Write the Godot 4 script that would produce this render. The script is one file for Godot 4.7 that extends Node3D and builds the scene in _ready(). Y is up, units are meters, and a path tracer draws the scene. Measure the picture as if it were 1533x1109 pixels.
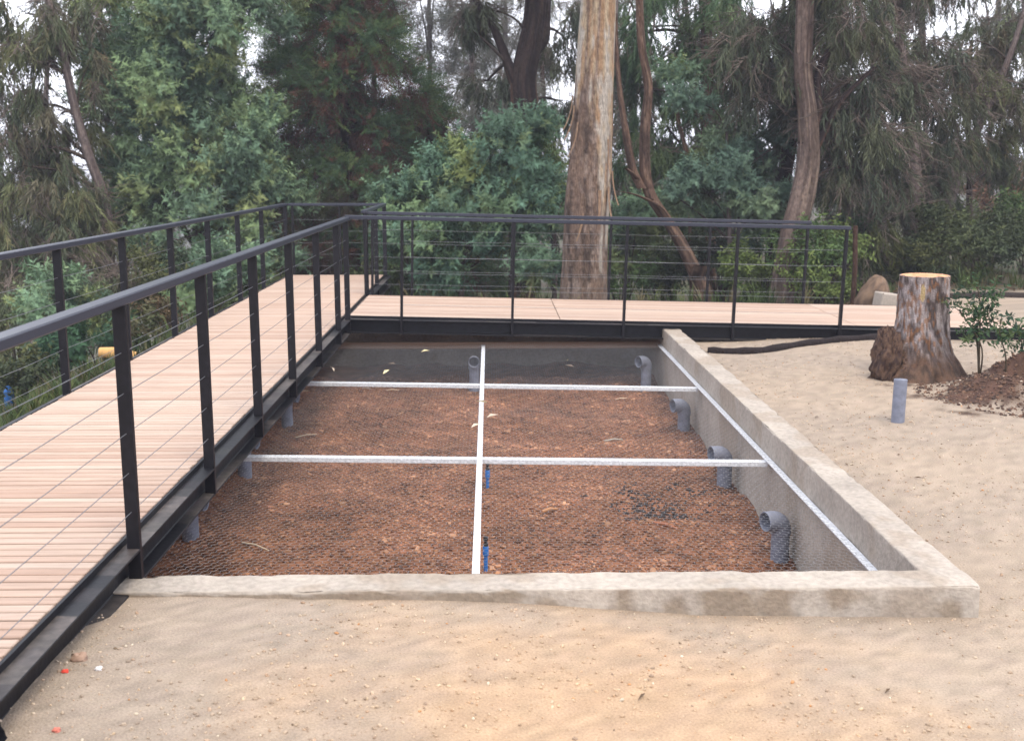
extends Node3D

# ---------------------------------------------------------------- camera numbers (photograph 1533 x 1109)
const FOCAL := 1660.0
const CXP := 766.5
const CYP := 554.5
const EYE := Vector3(0, 1.67, 0)
const PITCH := 10.394
const YAW := 1.069
var cam_r: Vector3
var cam_u: Vector3
var cam_f: Vector3

var rng := RandomNumberGenerator.new()
var nz := FastNoiseLite.new()      # general 3-D noise
var M := {}                        # materials
var L := {}                        # leaf sprays
var used := {}

# a point on the photograph's ray through (px, py) that lies d metres in front along -Z
func pix(px: float, py: float, d: float) -> Vector3:
	var dir := cam_f + cam_r * ((px - CXP) / FOCAL) - cam_u * ((py - CYP) / FOCAL)
	return EYE + dir * (-d / dir.z)

# a point on the photograph's ray that lies on the level y = h
func on_level(px: float, py: float, h: float) -> Vector3:
	var dir := cam_f + cam_r * ((px - CXP) / FOCAL) - cam_u * ((py - CYP) / FOCAL)
	return EYE + dir * ((h - EYE.y) / dir.y)

func n3(p: Vector3, s := 1.0) -> float:
	return nz.get_noise_3d(p.x * s, p.y * s, p.z * s)

func sstep(a: float, b: float, x: float) -> float:
	var t := clampf((x - a) / (b - a), 0.0, 1.0)
	return t * t * (3.0 - 2.0 * t)

func lin(r: float, g: float, b: float) -> Color:
	return Color(r, g, b).linear_to_srgb()

func gauss() -> float:
	return (rng.randf() + rng.randf() + rng.randf() - 1.5) * 1.15

func unit() -> Vector3:
	var z := rng.randf_range(-1, 1)
	var a := rng.randf() * TAU
	var q := sqrt(1.0 - z * z)
	return Vector3(q * cos(a), z, q * sin(a))

func basis_y(dir: Vector3, twist: float) -> Basis:
	var y := dir.normalized()
	var h := Vector3.RIGHT if absf(y.x) < 0.8 else Vector3.FORWARD
	var x := y.cross(h).normalized()
	var z := x.cross(y)
	return Basis(x, y, z) * Basis(Vector3.UP, twist)

# ---------------------------------------------------------------- mesh collector
class Acc:
	var v := PackedVector3Array()
	var n := PackedVector3Array()
	var c := PackedColorArray()
	var i := PackedInt32Array()

	func tri(a: Vector3, b: Vector3, d: Vector3, col := Color.WHITE) -> void:
		var nn := (d - a).cross(b - a).normalized()
		var k := v.size()
		v.append(a); v.append(b); v.append(d)
		for q in 3:
			n.append(nn); c.append(col); i.append(k + q)

	func quad(a: Vector3, b: Vector3, d: Vector3, e: Vector3, col := Color.WHITE) -> void:
		var nn := (d - a).cross(b - a).normalized()
		var k := v.size()
		v.append(a); v.append(b); v.append(d); v.append(e)
		for q in 4:
			n.append(nn); c.append(col)
		for q in [0, 1, 2, 0, 2, 3]:
			i.append(k + q)

	# rows x cols of points with smooth normals; wrap joins the last column to the first
	func grid(P: PackedVector3Array, C: PackedColorArray, nr: int, nc: int, wrap := false, flip := false) -> void:
		var k := v.size()
		for r in nr:
			var r0 := maxi(r - 1, 0)
			var r1 := mini(r + 1, nr - 1)
			for q in nc:
				var q0 := (q - 1 + nc) % nc if wrap else maxi(q - 1, 0)
				var q1 := (q + 1) % nc if wrap else mini(q + 1, nc - 1)
				var a: Vector3 = P[r1 * nc + q] - P[r0 * nc + q]
				var b: Vector3 = P[r * nc + q1] - P[r * nc + q0]
				var m := b.cross(a).normalized()
				if flip:
					m = -m
				v.append(P[r * nc + q]); n.append(m); c.append(C[r * nc + q])
		var last := nc if wrap else nc - 1
		for r in nr - 1:
			for q in last:
				var a := k + r * nc + q
				var b := k + r * nc + (q + 1) % nc
				var d := a + nc
				var e := b + nc
				if flip:
					for w in [a, b, e, a, e, d]:
						i.append(w)
				else:
					for w in [a, e, b, a, d, e]:
						i.append(w)

	func mesh(m: Material) -> ArrayMesh:
		var arr := []
		arr.resize(Mesh.ARRAY_MAX)
		arr[Mesh.ARRAY_VERTEX] = v
		arr[Mesh.ARRAY_NORMAL] = n
		arr[Mesh.ARRAY_COLOR] = c
		arr[Mesh.ARRAY_INDEX] = i
		var out := ArrayMesh.new()
		out.add_surface_from_arrays(Mesh.PRIMITIVE_TRIANGLES, arr)
		out.surface_set_material(0, m)
		return out

# box between two corners with small chamfers on all twelve edges
func cbox(acc: Acc, lo: Vector3, hi: Vector3, ch := 0.003, col := Color.WHITE) -> void:
	var c := (lo + hi) * 0.5
	var h := (hi - lo) * 0.5
	var k := minf(ch, minf(h.x, minf(h.y, h.z)) * 0.6)
	for ax in 3:
		var b := (ax + 1) % 3
		var d := (ax + 2) % 3
		for s in [-1.0, 1.0]:
			var q := []
			for w in [[-1, -1], [1, -1], [1, 1], [-1, 1]]:
				var p := Vector3.ZERO
				p[ax] = s * h[ax]; p[b] = w[0] * (h[b] - k); p[d] = w[1] * (h[d] - k)
				q.append(c + p)
			if s > 0:
				acc.quad(q[0], q[3], q[2], q[1], col)
			else:
				acc.quad(q[0], q[1], q[2], q[3], col)
	for ax in 3:
		var b := (ax + 1) % 3
		var d := (ax + 2) % 3
		for sb in [-1.0, 1.0]:
			for sd in [-1.0, 1.0]:
				var e := []
				for w in [[-1, 0], [1, 0], [1, 1], [-1, 1]]:
					var p := Vector3.ZERO
					p[ax] = w[0] * (h[ax] - k)
					p[b] = sb * (h[b] if w[1] == 0 else h[b] - k)
					p[d] = sd * (h[d] - k if w[1] == 0 else h[d])
					e.append(c + p)
				if sb * sd > 0:
					acc.quad(e[0], e[3], e[2], e[1], col)
				else:
					acc.quad(e[0], e[1], e[2], e[3], col)

# tapered tube along points
func tube(acc: Acc, pts: Array, radii: Array, sides := 6, col := Color.WHITE, cap := true) -> void:
	var P := PackedVector3Array()
	var C := PackedColorArray()
	var x := Vector3.ZERO
	for k in pts.size():
		var t: Vector3 = (pts[mini(k + 1, pts.size() - 1)] - pts[maxi(k - 1, 0)]).normalized()
		if k == 0:
			x = t.cross(Vector3.RIGHT if absf(t.x) < 0.8 else Vector3.FORWARD).normalized()
		else:
			x = (x - t * x.dot(t)).normalized()
		var z := x.cross(t)
		for s in sides:
			var a := TAU * s / sides
			P.append(pts[k] + (x * cos(a) + z * sin(a)) * radii[k])
			C.append(col)
	acc.grid(P, C, pts.size(), sides, true)
	if cap:
		for e in [0, pts.size() - 1]:
			for s in sides:
				var a: Vector3 = P[e * sides + s]
				var b: Vector3 = P[e * sides + (s + 1) % sides]
				if e == 0:
					acc.tri(pts[e], a, b, col)
				else:
					acc.tri(pts[e], b, a, col)

# smooth curve through control points
func curve(pts: Array, per: int) -> Array:
	var out := []
	var m := pts.size()
	for k in m - 1:
		var a: Vector3 = pts[maxi(k - 1, 0)]
		var b: Vector3 = pts[k]
		var c: Vector3 = pts[k + 1]
		var d: Vector3 = pts[mini(k + 2, m - 1)]
		for s in per:
			out.append(b.cubic_interpolate(c, a, d, float(s) / per))
	out.append(pts[m - 1])
	return out

func curve_f(vals: Array, per: int) -> Array:
	var out := []
	for k in vals.size() - 1:
		for s in per:
			out.append(lerpf(vals[k], vals[k + 1], float(s) / per))
	out.append(vals[vals.size() - 1])
	return out

# ---------------------------------------------------------------- nodes
func numbered(called: String) -> String:
	if not used.has(called):
		used[called] = 0
		return called
	used[called] += 1
	return "%s_%03d" % [called, used[called]]

func tag(o: Node, label: String, category: String, group := "", kind := "") -> void:
	o.set_meta("label", label)
	o.set_meta("category", category)
	if group != "":
		o.set_meta("group", group)
	if kind != "":
		o.set_meta("kind", kind)

func thing(called: String, at: Vector3, label: String, category: String, group := "") -> Node3D:
	var o := Node3D.new()
	o.name = numbered(called)
	add_child(o, true)
	o.position = at
	tag(o, label, category, group)
	return o

func put(mesh: Mesh, called: String, parent: Node3D = null, at := Vector3.ZERO) -> MeshInstance3D:
	var o := MeshInstance3D.new()
	o.mesh = mesh
	if parent == null:
		o.name = numbered(called)
		add_child(o, true)
	else:
		o.name = called
		parent.add_child(o, true)
	o.position = at
	o.cast_shadow = GeometryInstance3D.SHADOW_CASTING_SETTING_ON
	return o

func multi(mesh: Mesh, called: String, xf: Array, cols: PackedColorArray, parent: Node3D = null) -> MultiMeshInstance3D:
	var mm := MultiMesh.new()
	mm.transform_format = MultiMesh.TRANSFORM_3D
	mm.use_colors = true
	mm.mesh = mesh
	mm.instance_count = xf.size()
	for k in xf.size():
		mm.set_instance_transform(k, xf[k])
		mm.set_instance_color(k, cols[k])
	var o := MultiMeshInstance3D.new()
	o.multimesh = mm
	if parent == null:
		o.name = numbered(called)
		add_child(o, true)
	else:
		o.name = called
		parent.add_child(o, true)
	return o

# ---------------------------------------------------------------- textures and materials
func noise_tex(sd: int, freq: float, lo: float, hi: float, gamma := 1.0, size := 512, oct := 5, kind := FastNoiseLite.TYPE_SIMPLEX_SMOOTH) -> ImageTexture:
	var f := FastNoiseLite.new()
	f.seed = sd
	f.frequency = freq
	f.noise_type = kind
	f.fractal_octaves = oct
	var im := f.get_seamless_image(size, size)
	im.convert(Image.FORMAT_L8)
	var b := im.get_data()
	var lut := PackedByteArray()
	for k in 256:
		lut.append(int(clampf(lerpf(lo, hi, pow(k / 255.0, gamma)), 0, 1) * 255.0))
	for k in b.size():
		b[k] = lut[b[k]]
	return ImageTexture.create_from_image(Image.create_from_data(size, size, false, Image.FORMAT_L8, b))

func bump_tex(sd: int, freq: float, strength: float, oct := 5, kind := FastNoiseLite.TYPE_SIMPLEX_SMOOTH) -> ImageTexture:
	var f := FastNoiseLite.new()
	f.seed = sd
	f.frequency = freq
	f.fractal_octaves = oct
	f.noise_type = kind
	var im := f.get_seamless_image(512, 512)
	im.convert(Image.FORMAT_RGBA8)
	im.bump_map_to_normal_map(strength)
	return ImageTexture.create_from_image(im)

func mat(called: String, col: Color, rough: float, metal := 0.0) -> StandardMaterial3D:
	var m := StandardMaterial3D.new()
	m.resource_name = called
	m.albedo_color = col
	m.roughness = rough
	m.metallic = metal
	m.metallic_specular = 0.35
	M[called] = m
	return m

func tri_tex(m: StandardMaterial3D, tex: Texture2D, scale: Vector3, bump: Texture2D = null, depth := 1.0, world := false) -> void:
	m.uv1_triplanar = true
	m.uv1_world_triplanar = world
	m.uv1_scale = scale
	if tex:
		m.albedo_texture = tex
	if bump:
		m.normal_enabled = true
		m.normal_texture = bump
		m.normal_scale = depth

func make_materials() -> void:
	var grain := noise_tex(3, 0.012, 0.84, 1.0, 0.8)
	var speck := noise_tex(5, 0.06, 0.72, 1.0, 0.8)
	var cloudy := noise_tex(9, 0.008, 0.55, 1.0, 0.9)
	var b_fine := bump_tex(11, 0.07, 6.0)
	var b_mid := bump_tex(12, 0.03, 6.0)
	var m := mat("sand", Color.WHITE, 0.95)
	m.vertex_color_use_as_albedo = true
	tri_tex(m, noise_tex(5, 0.10, 0.80, 1.0, 0.8), Vector3(1.7, 1.7, 1.7), bump_tex(21, 0.10, 6.0), 0.4, true)
	m = mat("stone", Color.WHITE, 0.9)
	m.vertex_color_use_as_albedo = true
	m = mat("concrete", Color.WHITE, 0.9)
	m.vertex_color_use_as_albedo = true
	tri_tex(m, noise_tex(31, 0.035, 0.82, 1.0, 0.7), Vector3(1.4, 1.4, 1.4), b_fine, 0.25, true)
	m = mat("black_paint", lin(0.011, 0.010, 0.014), 0.45)
	tri_tex(m, noise_tex(33, 0.02, 0.6, 1.0), Vector3(1.5, 1.5, 1.5), b_mid, 0.08, true)
	m = mat("dusty_lit_paint", Color.WHITE, 0.5)
	m.vertex_color_use_as_albedo = true
	tri_tex(m, noise_tex(33, 0.02, 0.6, 1.0), Vector3(1.5, 1.5, 1.5), b_mid, 0.08, true)
	m = mat("rail_paint", lin(0.030, 0.033, 0.048), 0.36)
	m = mat("cable", lin(0.17, 0.175, 0.19), 0.5, 0.5)
	m = mat("zinc", lin(0.72, 0.74, 0.78), 0.42, 0.0)
	tri_tex(m, noise_tex(35, 0.03, 0.78, 1.0), Vector3(2.5, 2.5, 2.5))
	m = mat("wire", lin(0.20, 0.20, 0.21), 0.5, 0.6)
	m = mat("pipe_grey", lin(0.20, 0.215, 0.275), 0.42)
	tri_tex(m, noise_tex(36, 0.02, 0.8, 1.0), Vector3(2, 2, 2))
	m = mat("blue_plastic", lin(0.02, 0.13, 0.42), 0.4)
	m = mat("black_plastic", lin(0.02, 0.02, 0.022), 0.5)
	m = mat("chip", Color.WHITE, 0.9)
	m.vertex_color_use_as_albedo = true
	m = mat("bark", Color.WHITE, 0.92)
	m.vertex_color_use_as_albedo = true
	tri_tex(m, noise_tex(41, 0.03, 0.6, 1.0), Vector3(3.0, 0.5, 3.0), bump_tex(42, 0.03, 10.0), 0.9, true)
	m = mat("stump_bark", Color.WHITE, 0.95)
	m.vertex_color_use_as_albedo = true
	tri_tex(m, noise_tex(43, 0.05, 0.65, 1.0), Vector3(3.0, 2.6, 3.0), bump_tex(44, 0.05, 10.0), 0.8, true)
	m = mat("plain_wood", Color.WHITE, 0.8)
	m.vertex_color_use_as_albedo = true
	var tones := [[0.445, 0.330, 0.262], [0.465, 0.350, 0.282], [0.420, 0.300, 0.235], [0.450, 0.335, 0.270], [0.385, 0.266, 0.205], [0.475, 0.365, 0.298], [0.430, 0.312, 0.246]]
	for k in tones.size():
		var t: Array = tones[k]
		m = mat("plank%d" % k, lin(t[0], t[1], t[2]), 0.72)
		tri_tex(m, grain, Vector3(0.35, 6.0, 6.0), b_mid, 0.15, true)
		m.uv1_offset = Vector3(k * 0.13, k * 0.29, k * 0.41)
		m = mat("board%d" % k, lin(t[0], t[1], t[2]), 0.72)
		tri_tex(m, grain, Vector3(0.35, 6.0, 6.0), b_mid, 0.15, true)
		m.uv1_offset = Vector3(k * 0.17, k * 0.31, k * 0.23)
	for a in [["leaf_euc", 0.62], ["leaf_wattle", 0.7], ["leaf_conifer", 0.7], ["leaf_broad", 0.6], ["leaf_grass", 0.7]]:
		m = mat(a[0], Color.WHITE, a[1])
		m.vertex_color_use_as_albedo = true
		m.cull_mode = BaseMaterial3D.CULL_DISABLED
		m.backlight_enabled = true
		m.metallic_specular = 0.22
		m.backlight = Color(0.30, 0.36, 0.18)

# ---------------------------------------------------------------- leaf sprays, stem along +Y
func leaf(acc: Acc, base: Vector3, dir: Vector3, side: Vector3, len: float, wid: float, fold := 0.25) -> void:
	var d := dir.normalized()
	var s := (side - d * side.dot(d)).normalized()
	var up := d.cross(s)
	var mid := base + d * len * 0.42
	var tip := base + d * len - up * len * 0.08
	acc.tri(base, mid + s * wid * 0.5 + up * wid * fold, tip)
	acc.tri(base, tip, mid - s * wid * 0.5 + up * wid * fold)

func make_sprays() -> void:
	rng.seed = 77
	for v in 2:                                     # hanging eucalyptus spray
		var a := Acc.new()
		tube(a, [Vector3.ZERO, Vector3(0.01, 0.2, 0.01), Vector3(0.02, 0.38, 0)], [0.003, 0.002, 0.001], 3, Color.WHITE, false)
		for k in 18:
			var t := rng.randf_range(0.03, 0.38)
			var o := unit(); o.y = 0
			leaf(a, Vector3(0.01, t, 0.005), (o.normalized() * 0.45 + Vector3(0, 1, 0)), unit(), rng.randf_range(0.06, 0.17), rng.randf_range(0.012, 0.022))
		L["euc%d" % v] = a.mesh(M.leaf_euc)
	for v in 2:                                     # feathery wattle spray
		var a := Acc.new()
		tube(a, [Vector3.ZERO, Vector3(0, 0.16, 0), Vector3(0.01, 0.30, 0.01)], [0.003, 0.002, 0.001], 3, Color.WHITE, false)
		for k in 17:
			var y := 0.02 + 0.0175 * k
			var ang := rng.randf() * TAU
			var out := Vector3(cos(ang), rng.randf_range(0.1, 1.5), sin(ang)).normalized()
			var side := out.cross(Vector3.UP).normalized()
			var ln := rng.randf_range(0.045, 0.115)
			var nrm := side.cross(out)
			for j in 7:
				var f := (j + 0.8) / 7.0
				var p := Vector3(0, y, 0) + out * ln * f - nrm * 0.02 * f * f
				var w := 0.030 * (1.0 - 0.6 * f * f)
				for s in [-1.0, 1.0]:
					var tip: Vector3 = p + (side * s + out * 0.5).normalized() * w
					a.tri(p - out * 0.0055, p + out * 0.0055, tip)
		L["wattle%d" % v] = a.mesh(M.leaf_wattle)
	for v in 2:                                     # conifer branchlet, flat and drooping at the tips
		var a := Acc.new()
		tube(a, [Vector3.ZERO, Vector3(0, 0.2, 0.0), Vector3(0, 0.42, -0.05)], [0.004, 0.003, 0.001], 3, Color.WHITE, false)
		for k in 16:
			var y := 0.02 + 0.025 * k
			var s := -1.0 if k % 2 == 0 else 1.0
			var out := Vector3(s, 0.75, rng.randf_range(-0.45, 0.2)).normalized()
			var ln := rng.randf_range(0.09, 0.16) * (1.0 - 0.4 * y / 0.42)
			var b := Vector3(0, y, -0.05 * y * y * 5.0)
			for j in 5:
				var f := (j + 0.5) / 5.0
				var p := b + out * ln * f
				var o2 := (unit() * 0.9 + out).normalized()
				leaf(a, p, o2, unit(), 0.045, 0.009, 0.1)
			leaf(a, b, out, Vector3(0, 0, 1), ln, 0.008, 0.1)
		L["conifer%d" % v] = a.mesh(M.leaf_conifer)
	for v in 2:                                     # round-leaved twig
		var a := Acc.new()
		tube(a, [Vector3.ZERO, Vector3(0.01, 0.13, 0), Vector3(0, 0.26, 0.01)], [0.003, 0.002, 0.001], 3, Color.WHITE, false)
		for k in 12:
			var y := 0.03 + 0.02 * k
			var ang := k * 2.4
			leaf(a, Vector3(0, y, 0), Vector3(cos(ang), rng.randf_range(-0.1, 0.8), sin(ang)), unit(), rng.randf_range(0.05, 0.085), rng.randf_range(0.028, 0.04), 0.18)
		L["broad%d" % v] = a.mesh(M.leaf_broad)
	for v in 2:                                     # tuft of grass
		var a := Acc.new()
		for k in 16:
			var ang := rng.randf() * TAU
			var o := Vector3(cos(ang), 0, sin(ang))
			var h := rng.randf_range(0.12, 0.32)
			var b := o * rng.randf() * 0.05
			var s := o.cross(Vector3.UP) * 0.004
			var mid := b + Vector3(0, h * 0.6, 0) + o * h * 0.15
			var tip := b + Vector3(0, h, 0) + o * h * 0.5
			a.quad(b - s, b + s, mid + s, mid - s)
			a.tri(mid - s, mid + s, tip)
		L["grass%d" % v] = a.mesh(M.leaf_grass)
	for v in 2:                                     # bare fine twigs
		var a := Acc.new()
		for k in 7:
			var d := (Vector3.UP + unit() * 0.6).normalized()
			var b := Vector3(0, 0.04 * k, 0)
			tube(a, [b, b + d * 0.14, b + d * 0.24 + unit() * 0.05], [0.004, 0.003, 0.001], 3, Color.WHITE, false)
		for k in 4:
			leaf(a, Vector3(0, 0.06 * k + 0.05, 0), unit(), unit(), 0.10, 0.014)
		L["twig%d" % v] = a.mesh(M.leaf_euc)

# ---------------------------------------------------------------- terrain
const PIT_L := -1.87
const PIT_R := 1.66
const PIT_F := -4.07
const PIT_B := -12.0
const NET_B := -10.70

func gy(x: float, z: float) -> float:
	var y := 0.116 * sstep(1.75, -1.2, x) * sstep(-9.0, -4.5, z)
	y += 0.03 * sstep(1.9, 3.0, x) * sstep(-5.0, -9.0, z)
	y -= 0.36 * maxf(0.0, -x - 2.9) * sstep(-2.9, -4.5, x) * sstep(90.0, 4.0, -x)
	y -= 0.25 * sstep(-2.0, -3.0, x)
	var back := sstep(-12.8, -17.0, z) * sstep(6.5, 3.6, x)
	y -= 0.9 * back + 1.6 * sstep(-17.0, -45.0, z)
	y += 0.022 * nz.get_noise_2d(x * 0.55, z * 0.55) + 0.0018 * nz.get_noise_2d(x * 2.2 + 40, z * 2.2) + 0.0008 * nz.get_noise_2d(x * 4.6 + 3, z * 4.6) + 0.0016 * nz.get_noise_2d(x * 11.0, z * 11.0 + 8)
	# earth heaped round the stump and running off to the right
	var m := Vector2((x - 4.38) / 1.2, (z + 7.95) / 0.85).length()
	y += 0.34 * sstep(1.0, 0.1, m) * (0.85 + 0.5 * nz.get_noise_2d(x * 2.5, z * 2.5 + 9))
	return y

func ground_col(x: float, z: float) -> Color:
	var a := nz.get_noise_2d(x * 0.5 + 7, z * 0.5)
	var b := nz.get_noise_2d(x * 1.9, z * 1.9 + 31)
	var c := nz.get_noise_2d(x * 7.0, z * 7.0 + 11)
	var col := Color(0.345, 0.274, 0.210)
	col = col.lerp(Color(0.310, 0.250, 0.198), clampf(0.45 + a * 1.3 + b * 0.35, 0, 1))
	# orange decomposed granite in a broad patch before the wall
	var o := Vector2((x - 0.35) / 1.15, (z + 3.1) / 1.0).length() + 0.22 * b + 0.10 * c
	col = col.lerp(Color(0.45, 0.295, 0.175), 0.75 * sstep(1.2, 0.1, o))
	col = col.lerp(Color(0.235, 0.190, 0.158), 0.09 * sstep(0.12, 0.5, c + 0.5 * b))
	col = col.lerp(Color(0.42, 0.345, 0.265), 0.08 * sstep(0.15, 0.5, -c + 0.3 * a))
	col = col * (1.0 + 0.20 * nz.get_noise_2d(x * 19.0, z * 19.0))
	# red-brown soil of the heap
	var m := Vector2((x - 4.40) / 1.28, (z + 7.9) / 0.96).length() + 0.35 * b + 0.2 * c
	col = col.lerp(Color(0.065, 0.038, 0.028).lerp(Color(0.105, 0.058, 0.040), clampf(0.5 + c * 1.6, 0, 1)), sstep(1.05, 0.8, m))
	# forest floor behind the boardwalk and down the bank
	var w := maxf(sstep(-12.6, -13.6, z + 0.4 * b) * sstep(5.2, 4.2, x + 0.5 * b), maxf(sstep(-14.3, -15.2, z + 0.4 * b), sstep(-2.5, -3.3, x + 0.4 * b)))
	var litter := Color(0.085, 0.065, 0.045).lerp(Color(0.06, 0.075, 0.035), clampf(0.5 + b * 1.5, 0, 1))
	return col.lerp(litter, w)

func axis(parts: Array) -> PackedFloat32Array:
	var out := PackedFloat32Array()
	for p in parts:
		var k := 0
		var n := int(round(absf(p[1] - p[0]) / p[2]))
		while k < n:
			out.append(lerpf(p[0], p[1], float(k) / n))
			k += 1
	out.append(parts[parts.size() - 1][1])
	return out

func make_ground() -> void:
	var xs := axis([[-400.0, -60.0, 34.0], [-60.0, -14.0, 2.3], [-14.0, -3.4, 0.4], [-3.4, -1.96, 0.08], [-1.96, 1.74, 0.05], [1.74, 5.9, 0.05], [5.9, 14.0, 0.3], [14.0, 60.0, 2.3], [60.0, 400.0, 34.0]])
	var zs := axis([[60.0, 4.0, 4.0], [4.0, -1.5, 0.25], [-1.5, -3.98, 0.04], [-3.98, -12.08, 0.06], [-12.08, -15.5, 0.1], [-15.5, -26.0, 0.4], [-26.0, -70.0, 2.2], [-70.0, -400.0, 33.0]])
	var P := PackedVector3Array()
	var N := PackedVector3Array()
	var C := PackedColorArray()
	for z in zs:
		for x in xs:
			var y := gy(x, z)
			var e := 0.03
			P.append(Vector3(x, y, z))
			N.append(Vector3(y - gy(x + e, z), e, y - gy(x, z + e)).normalized())
			C.append(ground_col(x, z))
	var I := PackedInt32Array()
	var nc := xs.size()
	for r in zs.size() - 1:
		for q in nc - 1:
			var cx := (xs[q] + xs[q + 1]) * 0.5
			var cz := (zs[r] + zs[r + 1]) * 0.5
			if cx > -1.96 and cx < 1.74 and cz < -3.98 and cz > -12.08:
				continue
			var a := r * nc + q
			for w in [a, a + 1, a + nc + 1, a, a + nc + 1, a + nc]:
				I.append(w)
	var acc := Acc.new()
	acc.v = P; acc.n = N; acc.c = C; acc.i = I
	# rows run towards -Z, so swap the winding
	for k in range(0, I.size(), 3):
		var t := acc.i[k + 1]
		acc.i[k + 1] = acc.i[k + 2]
		acc.i[k + 2] = t
	var g := put(acc.mesh(M.sand), "ground")
	g.set_meta("kind", "structure")
	g.set_meta("label", "pale compacted sandy ground with forest floor beyond the boardwalk")
	g.set_meta("category", "ground")

func pebble_mesh(sd: int) -> ArrayMesh:
	rng.seed = sd
	var acc := Acc.new()
	var P := PackedVector3Array()
	var C := PackedColorArray()
	for r in 5:
		var t := PI * (r + 0.02) / 4.04
		for s in 6:
			var a := TAU * s / 6
			var k := 1.0 + rng.randf_range(-0.22, 0.22)
			P.append(Vector3(sin(t) * cos(a) * k, cos(t) * 0.65 * k, sin(t) * sin(a) * k * 0.8))
			C.append(Color.WHITE)
	acc.grid(P, C, 5, 6, true)
	return acc.mesh(M.stone)

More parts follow.
